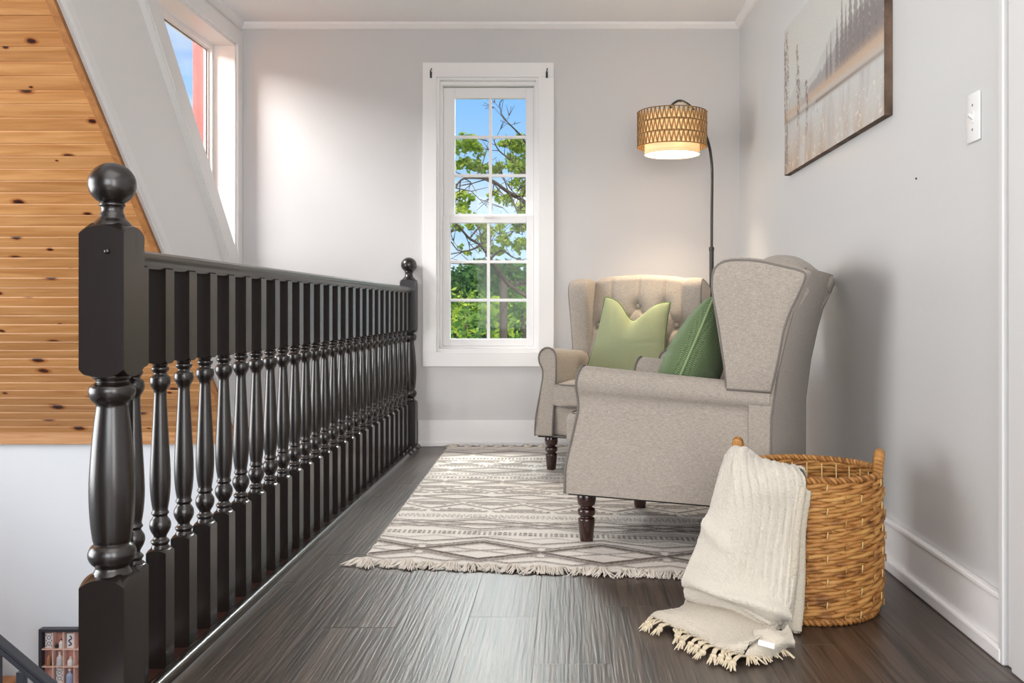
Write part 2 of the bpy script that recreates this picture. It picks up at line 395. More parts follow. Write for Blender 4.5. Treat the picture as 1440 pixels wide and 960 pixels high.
# cheek window
w2 = empty('window_2', (XL, 4.9, 1.3), kind='structure')
kk, cc = 1.0784, 1.894+1.0784*4.543
def wpart(name, bm, m, par): 
    o = obj(name, bm, m); o.parent = par; o.matrix_parent_inverse = Matrix.Translation(-par.location); return o
bm = B()
diag(bm, XL, XL+.016, -.163, 0.0, 3.9, 5.282, kk, cc); wpart('casing', bm, M['white'], w2)
bm = B(); diag(bm, XL, XL+.028, -.228, -.163, 3.88, YB-.005, kk, cc); diag(bm, XL+.028, XL+.034, -.212, -.19, 3.88, YB-.005, kk, cc); wpart('casing', bm, M['white'], w2)
bm = B(); box(bm, XL, XL+.016, 4.02, YB, 2.31, 2.392, bev=.002); wpart('casing', bm, M['white'], w2)
bm = B(); box(bm, XL, XL+.016, 5.282, YB-.001, .9, 2.31, bev=.002); wpart('casing', bm, M['white'], w2)
# jamb lining
bm = B(); box(bm, XL-.17, XL+.002, 4.12, 5.29, 2.295, 2.312); wpart('jamb', bm, M['white'], w2)
bm = B(); box(bm, XL-.17, XL+.002, 5.268, 5.284, 1.08, 2.3); wpart('jamb', bm, M['white'], w2)
bm = B(); diag(bm, XL-.17, XL+.002, -.02, .004, 4.14, 5.28, kk, cc); wpart('jamb', bm, M['white'], w2)
def tri(off):  # triangle inset by off
    # sides: top z=2.295-off ; right y=5.268-off ; diagonal z = cc-kk*y + off*sqrt(1+kk^2)
    z = 2.295-off; y = 5.268-off; d = off*math.sqrt(1+kk*kk)+.004
    return [((cc+d-z)/kk, z), (y, z), (y, cc+d-kk*y)]
def ring(bm, o1, o2, x0, x1):
    a, b = tri(o1), tri(o2)
    for i in range(3): prism(bm, [a[i], a[(i+1) % 3], b[(i+1) % 3], b[i]], 'x', x0, x1)
bm = B(); ring(bm, 0, .022, XL-.165, XL-.12); ring(bm, .022, .03, XL-.165, XL-.14); wpart('sash', bm, M['white'], w2)
bm = B(); prism(bm, tri(.026), 'x', XL-.156, XL-.152); wpart('pane', bm, M['glass'], w2)
bm = B(); ring(bm, .03, .0335, XL-.151, XL-.147); wpart('gasket', bm, M['black'], w2)
bm = B(); box(bm, XL-.236, XL-.171, 5.262, 5.30, .95, 2.36); wpart('exterior_trim', bm, M['red'], w2)

# back window, double hung
w1 = empty('window_1', (-.463, YB, .5), kind='structure')
cx0, cx1, cz0, cz1 = -.838, -.078, .462, 2.219
bm = B(); box(bm, cx0, cx1, YB-.018, YB, WZ1+.0, cz1, bev=.002); wpart('casing', bm, M['white'], w1)
bm = B(); box(bm, cx0, cx1, YB-.018, YB, cz0, WZ0-.0, bev=.002); wpart('casing', bm, M['white'], w1)
for a, b in ((cx0, WX0), (WX1, cx1)):
    bm = B(); box(bm, a, b, YB-.018, YB, WZ0, WZ1, bev=.002); wpart('casing', bm, M['white'], w1)
bm = B()
for d in ((WX0+.0005, WX0+.014, WZ0+.02, WZ1-.014), (WX1-.014, WX1-.0005, WZ0+.02, WZ1-.014), (WX0+.0005, WX1-.0005, WZ1-.014, WZ1-.0005), (WX0+.0005, WX1-.0005, WZ0+.0005, WZ0+.02)):
    box(bm, d[0], d[1], YB-.004, YB+.15, d[2], d[3])
for d in ((WX0+.0145, WX0+.028, WZ0+.0325, WZ1-.0345), (WX1-.028, WX1-.0145, WZ0+.0325, WZ1-.0345), (WX0+.0145, WX1-.0145, WZ1-.034, WZ1-.0145), (WX0+.0145, WX1-.0145, WZ0+.0205, WZ0+.032)):
    box(bm, d[0], d[1], YB+.035, YB+.15, d[2], d[3])
wpart('jamb', bm, M['white'], w1)
def sash(x0, x1, z0, z1, y, fx0, fx1, fz0, fz1):
    """outer rect, glass rect"""
    bm = B()
    for d in ((x0, fx0, z0, z1), (fx1, x1, z0, z1), (fx0, fx1, z0, fz0), (fx0, fx1, fz1, z1)): box(bm, d[0], d[1], y-.018, y+.018, d[2], d[3], bev=.003)
    s = wpart('sash', bm, M['white'], w1)
    mx = (fx0+fx1)/2; mw = .0085; dz = (fz1-fz0)/3
    bm = B(); box(bm, mx-mw, mx+mw, y-.010, y+.010, fz0, fz1, bev=.002); o = obj('muntin', bm, M['white'], s)
    for i in (1, 2):
        for a, b in ((fx0, mx-mw), (mx+mw, fx1)):
            bm = B(); box(bm, a, b, y-.010, y+.010, fz0+dz*i-mw, fz0+dz*i+mw, bev=.002); obj('muntin', bm, M['white'], s)
    for i in range(3):
        for a, b in ((fx0, mx-mw), (mx+mw, fx1)):
            bm = B(); box(bm, a+.0005, b-.0005, y-.002, y+.002, fz0+dz*i+(mw if i else 0), fz0+dz*(i+1)-(mw if i < 2 else 0)); obj('pane', bm, M['glass'], s)
Yl, Yu = YB+.055, YB+.095
def wx(px, Y): return (px-VX)/FPX*Y
def wz(py, Y): return CZ-(py-VY)/FPX*Y
sash(WX0+.0285, WX1-.0285, wz(310, Yu), wz(124, Yu), Yu, wx(640, Yu), wx(739.5, Yu), wz(301, Yu), wz(139, Yu))
sash(WX0+.0285, WX1-.0285, WZ0+.0325, wz(303, Yl), Yl, wx(633.5, Yl), wx(740.5, Yl), wz(476, Yl), wz(314, Yl))
bm = B(); box(bm, -.49, -.43, Yl-.030, Yl-.018, wz(306, Yl)-.004, wz(306, Yl)+.012, bev=.003); wpart('sash_lock', bm, M['white'], w1)
# curtain rod brackets on the casing
for j, (px, lab) in enumerate(((606, 'small black curtain rod bracket on the left upper corner of the window casing'), (769, 'small black curtain rod bracket on the right upper corner of the window casing'))):
    t = empty('curtain_bracket', (wx(px, YB-.02), YB-.018, wz(106, YB)), label=lab, cat='bracket', group='curtain rod brackets above the window')
    bm = B(); box(bm, -.006, .006, -.004, 0, -.02, .018, bev=.001); obj('plate', bm, M['black'], t)
    bm = B(); tube(bm, [(0, -.003, .012), (0.0, -.03, .014), (.002+.006*(1-j), -.042, .018), (.004+.006*(1-j), -.045, .026)], .003); obj('hook', bm, M['black'], t, smooth=True)

# baseboards, crown
def baseb(name, d, axis):
    pass
bm = B(); box(bm, -.865, XW, YB-.014, YB, 0, .150, bev=.002); box(bm, -.865, XW, YB-.024, YB-.012, 0, .03, bev=.005, seg=2); S('baseboard_back', bm, M['white'])
YD = 2.075
bm = B(); box(bm, XW-.014, XW, YD, YB-.014, 0, .148, bev=.001); box(bm, XW-.019, XW, YD, YB-.014, .136, .150, bev=.004, seg=2); S('baseboard_right', bm, M['white'])
bm = B(); box(bm, XW-.028, XW-.012, YD+.0, YB-.024, 0, .036, bev=.006, seg=2); S('trim_shoe_right', bm, M['white'])
bm = B(); prism(bm, [(YB, ZC), (YB, ZC-.038), (YB-.012, ZC-.034), (YB-.03, ZC-.012), (YB-.034, ZC)], 'x', XL, XW); S('trim_crown_back', bm, M['white'])
bm = B(); prism(bm, [(XW, ZC), (XW, ZC-.038), (XW-.012, ZC-.034), (XW-.03, ZC-.012), (XW-.034, ZC)], 'y', -2.5, YB); S('trim_crown_right', bm, M['white'])
bm = B(); prism(bm, [(XL, ZC), (XL, ZC-.038), (XL+.012, ZC-.034), (XL+.03, ZC-.012), (XL+.034, ZC)], 'y', 2.9, YB); S('trim_crown_left', bm, M['white'])
# door casing at the right edge of view
d1 = empty('door_1', (XW, 1.6, 0), kind='structure')
for (y0, y1, th) in ((2.065, 2.087, .026), (2.03, 2.065, .014), (1.95, 2.03, .024)):
    bm = B(); box(bm, XW-th, XW, y0, y1, 0, 2.14, bev=.003); wpart('casing', bm, M['doorpaint'], d1)
bm = B(); box(bm, XW-.024, XW, 1.05, 2.087, 2.14, 2.25, bev=.003); wpart('casing', bm, M['doorpaint'], d1)
bm = B(); box(bm, XW-.024, XW, 1.05, 1.14, 0, 2.14, bev=.003); wpart('casing', bm, M['doorpaint'], d1)
bm = B(); box(bm, XW-.012, XW, 1.14, 1.95, .01, 2.14, bev=.003); wpart('door_leaf', bm, M['doorpaint'], d1)

# ------------------------------------------------------------------ railing
RX = -.911
rl = empty('balustrade', (RX, 3.5, 0), label='long dark stained wooden balustrade with turned balusters along the stairwell edge', cat='railing')
def rp(name, bm, m=None, smooth=False, autos=None):
    o = obj(name, bm, m or M['ebony'], None, autos=autos); o.parent = rl; return o
def toloc(bm): bm.transform(Matrix.Translation((-RX, -3.5, 0))); return bm
# base plate and moulding
bm = B(); box(bm, RX-.055, FX+.0, 1.75, YB-.002, -.02, .002); rp('base_plate', toloc(bm), mat('reddish_base_plate', (.035, .012, .008), .35, .5))
bm = B(); prism(bm, [(FX-.012, 0), (FX-.012, .012), (FX-.006, .017), (FX+.004, .019), (FX+.012, .016), (FX+.018, .008), (FX+.019, 0)], 'y', 1.4, YB-.03)
prism(bm, [(FX-.022, 0), (FX-.022, .008), (FX-.012, .008), (FX-.012, 0)], 'y', 1.4, YB-.03)
rp('floor_moulding', toloc(bm), M['ebony'], autos=50)
bm = B(); box(bm, RX-.075, RX-.055, 1.0, YB-.002, -.28, .004); rp('fascia', toloc(bm), M['white'])
# handrail
prof = [(-.018, .884), (.018, .884), (.022, .890), (.029, .897), (.032, .906), (.030, .914), (.022, .920), (0, .9225), (-.022, .920), (-.030, .914), (-.032, .906), (-.029, .897), (-.022, .890)]
bm = B(); prism(bm, [(p[0], p[1]) for p in prof], 'y', 1.88-3.5, 5.285-3.5); rp('handrail', bm, M['ebony'], autos=35)
def sqblock(bm, h, z0, z1, bev, arch_top=False, arch_bot=False, n=1):
    """square post block with arched (lamb-tongue) ends: corners cut lower than the face centres"""
    rows = []
    def ringv(z, hh, drop, sgn):
        pts = []
        m = 8
        for s in range(4):
            for k in range(m):
                t = -1+2*k/m
                x, y = hh*t, -hh
                a = s*math.pi/2
                X = x*math.cos(a)-y*math.sin(a); Y = x*math.sin(a)+y*math.cos(a)
                zz = z-sgn*drop*(abs(t)**2.4)
                pts.append(bm.verts.new((X, Y, zz)))
        return pts
    lv = []
    if arch_bot:
        lv += [ringv(z0, h*.62, 0, -1), ringv(z0, h, bev, -1)]
    else: lv += [ringv(z0, h, 0, 1)]
    if arch_top: lv += [ringv(z1, h, bev, 1), ringv(z1+.006, h*.62, 0, 1)]
    else: lv += [ringv(z1, h, 0, 1)]
    bm.faces.new(lv[0][::-1]); bm.faces.new(lv[-1])
    for a, b in zip(lv, lv[1:]):
        for k in range(len(a)): bm.faces.new((a[k], a[(k+1) % len(a)], b[(k+1) % len(a)], b[k]))
# baluster
bm = B()
sqblock(bm, .0222, .002, .262, .006, arch_top=True)
sqblock(bm, .0222, .676, .886, .006, arch_bot=True)
lathe(bm, smoothprof([(.021, .262), (.0185, .268), (.0165, .272), (.0195, .277), (.0195, .281), (.0145, .286), (.0135, .291), (.0185, .300), (.0225, .311), (.0215, .324), (.0160, .333), (.0150, .337), (.0185, .341), (.0180, .345), (.0160, .350),
    (.0195, .372), (.0218, .405), (.0215, .440), (.0190, .490), (.0160, .545), (.0138, .590), (.0130, .610), (.0150, .618), (.0205, .628), (.0218, .638), (.0205, .646), (.0145, .652), (.0140, .656), (.0185, .662), (.0185, .667), (.015, .671), (.018, .678)], 2), n=16)
bal = rp('baluster', bm, autos=45)
for i in range(26):
    o = bal if i == 0 else inst('baluster', bal, rl)
    o.location = (0, 1.918+.0222+.1277*i-3.5, 0)
# newel posts
def newel(y, scale=1.0):
    bm = B()
    sqblock(bm, .0442, -.02, .268, .016, arch_top=True)
    sqblock(bm, .0442, .664, .962, .016, arch_bot=True, arch_top=True)
    lathe(bm, smoothprof([(.040, .266), (.034, .276), (.031, .282), (.0315, .286), (.038, .292), (.0440, .303), (.0445, .314), (.040, .325), (.034, .330), (.0345, .335), (.0360, .34),
        (.040, .372), (.0425, .415), (.0425, .455), (.0400, .500), (.0365, .545), (.0320, .585), (.0298, .602), (.031, .610), (.040, .619), (.0435, .632), (.0425, .643), (.034, .650), (.030, .653), (.031, .657), (.0355, .661), (.036, .668)], 2), n=28)
    o = rp('newel_post', bm, autos=40); o.location = (0, y-3.5, 0)
    bm = B()
    pr = [(.040, .960), (.034, .970), (.027, .977), (.0245, .981), (.0235, .985), (.0215, .990), (.0205, .997), (.0225, 1.003), (.0245, 1.005), (.0235, 1.009)]
    prof = smoothprof(pr, 2)
    for k in range(15):
        a = -math.pi/2+.52+(math.pi-.52)*k/14
        prof.append((max(.0005, .0450*math.cos(a)), 1.0475+.0430*math.sin(a)))
    lathe(bm, prof, n=28); f = obj('finial', bm, M['ebony'], o, autos=60)
    return o
n1 = newel(1.806+.0442); n2 = newel(5.36-.05)
bm = B(); lathe(bm, [(.0045, 0), (.0055, .002), (.0045, .0045), (.001, .0055)], 12); bm.transform(Matrix.Translation((.012, -.0442, .911))@Matrix.Rotation(R(90), 4, 'X')); obj('wood_plug', bm, M['ebony'], n1)
# far newel bottom: small caps on the moulding end
bm = B()
for yy in (4.98, 5.08, 5.2): bm = B(); box(bm, FX-.02, FX+.02, yy, yy+.035, 0, .022, bev=.006, seg=2); rp('moulding_block', toloc(bm), M['ebony'])

# ------------------------------------------------------------------ rug
RC = np.array([[-.650, 2.905], [.885, 2.690], [-.690, 5.262], [.93, 5.262]])   # near-left, near-right, far-left, far-right
nu, nv = 330, 470
U, V = np.meshgrid(np.linspace(0, 1, nu), np.linspace(0, 1, nv))
def quad(U, V):
    X = (1-U)*(1-V)*RC[0][0]+U*(1-V)*RC[1][0]+(1-U)*V*RC[2][0]+U*V*RC[3][0]
    Y = (1-U)*(1-V)*RC[0][1]+U*(1-V)*RC[1][1]+(1-U)*V*RC[2][1]+U*V*RC[3][1]
    return X, Y
RX_, RY_ = quad(U, V)
s = U*1.55; t = V*2.42          # metres in rug space
H = np.zeros_like(U); D = np.zeros_like(U)      # D: darkness 0..1
rng = np.random.default_rng(3)
def tri_(x, p): return np.abs(((x/p) % 1)-.5)*2     # 1 at ends, 0 mid
def line(d, w): return np.clip(1.4-np.abs(d)/w, 0, 1)
def put(mask, dark, h=1):
    global D, H
    D = np.maximum(D, mask*dark); H = np.maximum(H, mask*h)
def zig(t0, amp, p, w, dark, ph=0, lo=-9, hi=9):
    d = t-(t0+amp*(tri_(s+ph, p)-.5)*2)
    put(line(d, w)*(t > lo)*(t < hi), dark)
def band(t0, w, dark, dash=0):
    m = line(t-t0, w)
    if dash: m = m*(((s/dash) % 1) < .62)
    put(m, dark)
def bigdiamonds(t0, amp, p, ph=0, fill=False, w=.010, dark=.75, inner=True):
    a = tri_(s+ph, p)
    for sg in (-1, 1):
        put(line(t-(t0+sg*amp*a), w), dark)
        if inner: put(line(t-(t0+sg*(amp*a+.028)), w*.75)*(a > .05), dark*.75)
    if fill: put((np.abs(t-t0) < amp*(a)*.55-.01)*1.0, .35, .5)
def stepmotif(t0, p, ph=0, k=3, up=1):
    for j in range(k):
        a = tri_(s+ph, p); xx = a
        lo = .25+.2*j
        put(line(t-(t0+up*.022*j), .0085)*(xx > .12+.24*j), .7)
        put(line(t-(t0+up*.022*j+up*.011), .006)*(np.abs(xx-(.12+.24*j)) < .06), .7)
t_ = 0
bigdiamonds(.165, .105, .40, ph=.03, w=.017, dark=.95)
bigdiamonds(.165, .062, .40, ph=.23, w=.008, dark=.6, inner=False)
zig(.045, .018, .2, .009, .7, ph=.03)
zig(.300, .035, .40, .010, .75, ph=.03); zig(.335, .02, .2, .006, .4, ph=.0)
band(.385, .009, .8, .018); band(.410, .009, .8, .018)
bigdiamonds(.53, .075, .44, ph=.10, fill=True); bigdiamonds(.53, .045, .44, ph=.32, inner=False, fill=True)
band(.64, .006, .55, .018); band(.66, .006, .75, .012); band(.68, .005, .5, .02)
stepmotif(.74, .24, 0); zig(.83, .045, .24, .009, .75); stepmotif(.91, .24, .12, up=-1)
zig(.95, .02, .24, .007, .6, ph=.12)
bigdiamonds(1.02, .05, .30, ph=.1, inner=False)
stepmotif(1.10, .26, .05); zig(1.17, .03, .26, .009, .7, ph=.05); stepmotif(1.25, .26, .18, up=-1)
bigdiamonds(1.36, .05, .26, ph=.02, inner=True)
band(1.455, .007, .7, .018); band(1.475, .007, .7, .018); zig(1.52, .018, .12, .007, .5); band(1.56, .007, .7, .018)
bigdiamonds(1.66, .065, .40, ph=.1, fill=True)
band(1.77, .008, .7, .018); stepmotif(1.80, .24, .1); zig(1.88, .03, .24, .008, .65); stepmotif(1.95, .24, .0, up=-1)
band(2.0, .008, .8, .018); band(2.02, .008, .8, .018)
bigdiamonds(2.17, .09, .40, ph=.03); zig(2.32, .025, .2, .007, .5)
weave = .5+.5*np.sin(s*2*np.pi/.0095)*np.sin(t*2*np.pi/.0095)
D = np.clip(D*(.75+.5*rng.random(D.shape)), 0, 1)
Z = .006+.0045*H*(.7+.3*weave)+.0008*weave+.0006*rng.random(H.shape)
edge = np.minimum(np.minimum(U*1.5, (1-U)*1.5), np.minimum(V*2.4, (1-V)*2.4)); Z = np.where(edge < .006, .001, Z)
A = np.stack([RX_, RY_, Z], -1)
cl = np.array([.74, .69, .64]); cd = np.array([.125, .095, .08])
C = cl*(1-D[..., None])+cd*D[..., None]
C *= (.93+.10*rng.random(D.shape))[..., None]
rug = empty('area_rug', (.1, 4.0, 0), label='ivory and brown woven area rug with raised zigzag and diamond bands under the armchairs', cat='rug')
vs, fs = gridmesh(A-np.array([.1, 4.0, 0]))
ro = obj('pile', (vs, fs), attrmat('rug_wool', .95, bump=.0008, bscale=420, spec=.1), rug, smooth=True)
ca = ro.data.color_attributes.new('Col', 'FLOAT_COLOR', 'POINT')
ca.data.foreach_set('color', np.concatenate([C, np.ones(C.shape[:2]+(1,))], -1).ravel())
M['fringe'] = mat('rug_fringe', (.66, .60, .53), .95, .1)
random.seed(8)
def tassel_bm(seed, L=.055):
    rr = random.Random(seed); bm = B()
    rbox(bm, .014, .010, .008, .007, n=2, c=(0, -.006, .010))
    for k in range(34):
        a = rr.uniform(-1.25, 1.25); l = L*rr.uniform(.7, 1.1)
        p0 = (a*.010, -.004, rr.uniform(.006, .014))
        p1 = (a*.022+rr.uniform(-.006, .006), -l*.5, rr.uniform(.006, .020)); p2 = (a*.034+rr.uniform(-.012, .012), -l, rr.uniform(.002, .006))
        tube(bm, [p0, p1, p2], [.0030, .0030, .0014], n=4)
    return bm
tas = [obj('tassel', tassel_bm(k), M['fringe'], rug) for k in range(3)]
used = set()
def put_tassel(u, v, ang, sc=1.0):
    k = random.randrange(3)
    o = tas[k] if k not in used else inst('tassel', tas[k], rug)
    used.add(k)
    X, Y = quad(u, v); o.location = (X-.1, Y-4.0, 0); o.rotation_euler = (0, 0, ang); o.scale = (sc, sc, sc)
for i in range(23):
    put_tassel((i+.35)/23.0, 0, R(-8+random.uniform(-26, 26)), random.uniform(.9, 1.15))
for i in range(19):
    put_tassel((i+.5)/19.5, 1, R(180+random.uniform(-25, 25)), random.uniform(.9, 1.1))
bm = B()
for u0, v in ((0, 0), (0, 1)):
    pts = [quad(u, v) for u in np.linspace(0, 1, 60)]
    bm = B(); tube(bm, [(p[0]-.1, p[1]-4.0-(.004 if v == 0 else -.004), .006) for p in pts], .005, n=5); obj('hem', bm, M['fringe'], rug)
# ------------------------------------------------------------------ armchairs
def fabricmat(name, c, c2):
    m = bpy.data.materials.new(name); m.use_nodes = True; nt = m.node_tree; N = nt.nodes; L = nt.links; b = N['Principled BSDF']
    b.inputs['Roughness'].default_value = .95; b.inputs['Specular IOR Level'].default_value = .12; b.inputs['Sheen Weight'].default_value = .15
    tc = N.new('ShaderNodeTexCoord'); acc = None
    for st, sc in (((1, 1, 7), 75), ((9, 9, 1), 110), ((1, 1, 1), 420)):
        mp = N.new('ShaderNodeMapping'); mp.inputs['Scale'].default_value = st; L.new(tc.outputs['Object'], mp.inputs[0])
        n = N.new('ShaderNodeTexNoise'); n.inputs['Scale'].default_value = sc; n.inputs['Detail'].default_value = 3; L.new(mp.outputs[0], n.inputs[0])
        if acc is None: acc = n.outputs[0]
        else:
            a = N.new('ShaderNodeMath'); a.operation = 'ADD'; L.new(acc, a.inputs[0]); L.new(n.outputs[0], a.inputs[1]); acc = a.outputs[0]
    dv = N.new('ShaderNodeMath'); dv.operation = 'DIVIDE'; dv.inputs[1].default_value = 3; L.new(acc, dv.inputs[0])
    r = N.new('ShaderNodeValToRGB'); L.new(dv.outputs[0], r.inputs[0]); r.color_ramp.elements[0].position = .34; r.color_ramp.elements[1].position = .66
    r.color_ramp.elements[0].color = (*c, 1); r.color_ramp.elements[1].color = (*c2, 1); L.new(r.outputs[0], b.inputs['Base Color'])
    bp = N.new('ShaderNodeBump'); bp.inputs['Distance'].default_value = .0012; L.new(dv.outputs[0], bp.inputs['Height']); L.new(bp.outputs[0], b.inputs['Normal'])
    return m
M['fab'] = fabricmat('beige_linen_fabric', (.25, .213, .18), (.53, .47, .41))
M['piping'] = mat('grey_piping', (.20, .18, .165), .9, .1, bump=.0005, bscale=400)
M['felt'] = mat('dark_underside_cloth', (.03, .03, .03), .9, .1)
def lerp(a, b, t): return a+(b-a)*t
def yfront(z): return float(np.interp(z, [.16, .26, .36, .45, .50, .56, .60], [0, .002, .022, .040, .038, .042, .050]))
ARM = [(.352, .170), (.352, .215), (.347, .28), (.337, .36), (.329, .43), (.326, .475), (.331, .500), (.343, .520), (.349, .545), (.345, .570), (.330, .590), (.305, .598), (.280, .590), (.264, .572), (.258, .545), (.257, .50), (.258, .40), (.260, .30), (.262, .170)]
def make_arm(sx):
    prof = crom([(a, b) for a, b in ARM], 3)
    bm = B(); ys = [0, .004, .012, .05, .12, .22, .34, .46, .56, .64, .685]
    rows = []
    for j, y in enumerate(ys):
        row = []
        k = min(1, y/.69)
        sh = 1-.0 if j > 2 else (.955, .985, 1)[j]
        cx, cz = .305, .38
        for (x, z) in prof:
            zz = z
            if z > .45: zz = z-.045*k*min(1, (z-.45)/.1)
            xx = cx+(x-cx)*sh; z2 = cz+(zz-cz)*(sh if j < 2 else 1)
            row.append(bm.verts.new((sx*xx, (yfront(z)*(1-k) if True else 0)+y, z2)))
        rows.append(row)
    n = len(rows[0])
    for a, b in zip(rows, rows[1:]):
        for i in range(n):
            bm.faces.new((a[i], a[(i+1) % n], b[(i+1) % n], b[i])).smooth = True
    f = bm.faces.new(rows[0]); f2 = bm.faces.new(rows[-1][::-1])
    bmesh.ops.recalc_face_normals(bm, faces=bm.faces[:])
    pip = [(sx*x*1.0, yfront(z)+.001, z) for x, z in prof]
    return bm, pip
def backy(v_z):   # inner face y of the back at height z
    return float(np.interp(v_z, [.17, .42, .60, .80, .95], [.50, .525, .560, .605, .645]))
def reary(z): return float(np.interp(z, [.16, .45, .60, .75, .94], [.690, .692, .712, .745, .800]))
def make_chair(loc, rz, label):
    t = empty('wingback_armchair', loc, rz, label=label, cat='armchair', group='beige wingback armchairs on the rug')
    for sx in (-1, 1):
        bm, pip = make_arm(sx); a = obj('arm', bm, M['fab'], t, autos=50)
        bm = B(); tube(bm, pip, .0042, n=6); obj('piping', bm, M['piping'], a, smooth=True)
    # front rail, body
    bm = B(); rbox(bm, .262, .32, .075, .012, n=6, c=(0, .335, .245)); obj('seat_frame', bm, M['fab'], t)
    bm = B(); tube(bm, [(-.258, .012, .32), (-.258, .012, .17), (.258, .012, .17), (.258, .012, .32)], .004)
    obj('piping', bm, M['piping'], t, smooth=True)
    # seat cushion
    bm = B(); rbox(bm, .253, .285, .058, .028, n=12, c=(0, .240, .372), crown=.026)
    c = obj('seat_cushion', bm, M['fab'], t)
    bm = B()
    for z in (.322, .424):
        pts = []
        for k in range(48):
            a = 2*math.pi*k/48; cs, sn = math.cos(a), math.sin(a); q = 7
            pts.append((.2515*math.copysign(abs(cs)**(2/q), cs), .240+.2835*math.copysign(abs(sn)**(2/q), sn), z))
        tube(bm, pts, .0038, closed=True, n=5)
    obj('piping', bm, M['piping'], c, smooth=True)
    # tufted inner back
    nu, nv = 90, 84
    zz0, zz1 = .40, .945
    btn = [(0, .80), (-.15, .80), (.15, .80), (.075, .70), (-.075, .70), (.215, .70), (-.215, .70), (0, .60), (.15, .60), (-.15, .60)]
    def seg(px, pz, a, b):
        ax, az = a; bx, bz = b; dx, dz = bx-ax, bz-az; L2 = dx*dx+dz*dz
        tt = np.clip(((px-ax)*dx+(pz-az)*dz)/L2, 0, 1)
        return np.hypot(px-ax-tt*dx, pz-az-tt*dz)
    U = np.linspace(-1, 1, nu)[None, :]*np.ones((nv, 1)); V = np.linspace(0, 1, nv)[:, None]*np.ones((1, nu))
    X = U*.262
    arch = .020*(1-U**2)-.022*np.abs(U)**14
    # wrap over the top for v > .82
    vt = np.clip(V/.82, 0, 1); vo = np.clip((V-.82)/.18, 0, 1)
    Zb = zz0+(zz1-.030-zz0)*vt
    bulge = .022*(1-U**6)
    Yb = np.interp(Zb, [.17, .42, .60, .80, .95], [.50, .525, .560, .605, .645])-bulge*np.sin(np.clip(vt*1.1, 0, 1)*np.pi*.5)
    ang = vo*np.pi
    r = .042
    Zf = Zb+arch*vt+np.sin(ang)*r*1.0-.05*vo**3
    Yf = Yb+(1-np.cos(ang))*.5*(.788-.632)
    H = np.zeros_like(X)
    for bx, bz in btn:
        d = np.hypot(X-bx, Zf-bz); H += .020*np.exp(-(d/.016)**2)+.016*np.exp(-(d/.045)**2)
    segs = []
    for b in btn[:3]: segs.append((b, (b[0], 1.02)))
    for b in btn:
        for c_ in btn:
            if c_[1] < b[1] and abs(c_[1]-b[1]) < .12 and abs(c_[0]-b[0]) < .09: segs.append((b, c_))
    for b in btn[-3:]: segs.append((b, (b[0], .42)))
    HP = np.zeros_like(X)
    for a, b in segs: HP = np.maximum(HP, .010*np.exp(-(seg(X, Zf, a, b)/.0075)**2)+.005*np.exp(-(seg(X, Zf, a, b)/.025)**2))
    H = np.minimum(H+HP, .036)*np.clip(1-vo*1.2, 0, 1)
    Yf = Yf+H*.95
    A = np.stack([X, Yf, Zf], -1)
    gv, gf = gridmesh(A); gf += [[j*nu for j in range(nv)], [j*nu+nu-1 for j in range(nv)][::-1]]
    bk = obj('tufted_back', (gv, gf), M['fab'], t, smooth=True)
    bm = B(); rbox(bm, .011, .005, .011, .0049, n=3); b0 = obj('button', bm, M['fab'], bk)
    for i, (bx, bz) in enumerate(btn):
        (b0 if i == 0 else inst('button', b0, bk)).location = (bx, backy(bz)+.004, bz)
    # wings
    def wing(sx):
        # side outline in (y,z) with per point thickness, swept lateral
        out = [(.548, .530), (.543, .58), (.530, .66), (.516, .75), (.504, .83), (.502, .885), (.513, .925), (.545, .946), (.60, .950), (.66, .944), (.72, .930), (.785, .912), (.800, .895), (.780, .84), (.748, .76), (.715, .62), (.69, .525)]
        out = crom(out, 3)
        bm = B()
        cyy, czz = .65, .74
        lays = [(.252, .88), (.255, .95), (.262, .985), (.272, 1.0), (.330, 1.0), (.343, .992), (.351, .975), (.354, .95), (.355, .6), (.355, .1)]
        inn = [(.252, .5), (.252, .1)]
        rows = []
        def flare(x, y, z):      # the front edge of the wing leans outwards and gets fatter towards the top
            f = max(0, (.62-y)/.12)*max(0, (z-.52)/.4)
            return x+.012*f*(1 if x > .3 else .2)
        for x, s in inn[::-1]+lays:
            row = []
            for (y, z) in out:
                yy = cyy+(y-cyy)*s; z2 = czz+(z-czz)*s
                # keep constant inset rather than pure scaling for the outer layers
                if s > .9:
                    d = math.hypot(y-cyy, z-czz); ins = (1-s)*.30
                    yy = y-(y-cyy)/d*ins; z2 = z-(z-czz)/d*ins
                row.append(bm.verts.new((sx*flare(x, yy, z2), yy, z2)))
            rows.append(row)
        n = len(out)
        for a, b in zip(rows, rows[1:]):
            for i in range(n): bm.faces.new((a[i], a[(i+1) % n], b[(i+1) % n], b[i])).smooth = True
        bm.faces.new(rows[0]); bm.faces.new(rows[-1])
        bmesh.ops.recalc_face_normals(bm, faces=bm.faces[:])
        w = obj('wing', bm, M['fab'], t)
        pts = []
        for (y, z) in out:
            d = math.hypot(y-cyy, z-czz); ins = .010
            yy = y-(y-cyy)/d*ins; z2 = z-(z-czz)/d*ins
            pts.append((sx*(flare(.3495, yy, z2)+.0008), yy, z2))
        bm = B(); tube(bm, pts, .0042, closed=True, n=6); obj('piping', bm, M['piping'], w, smooth=True)
    wing(1); wing(-1)
    # outer back shell and body sides behind the arms
    zs = [.17, .30, .45, .60, .72, .82, .885, .915]
    bm = B()
    secs = []
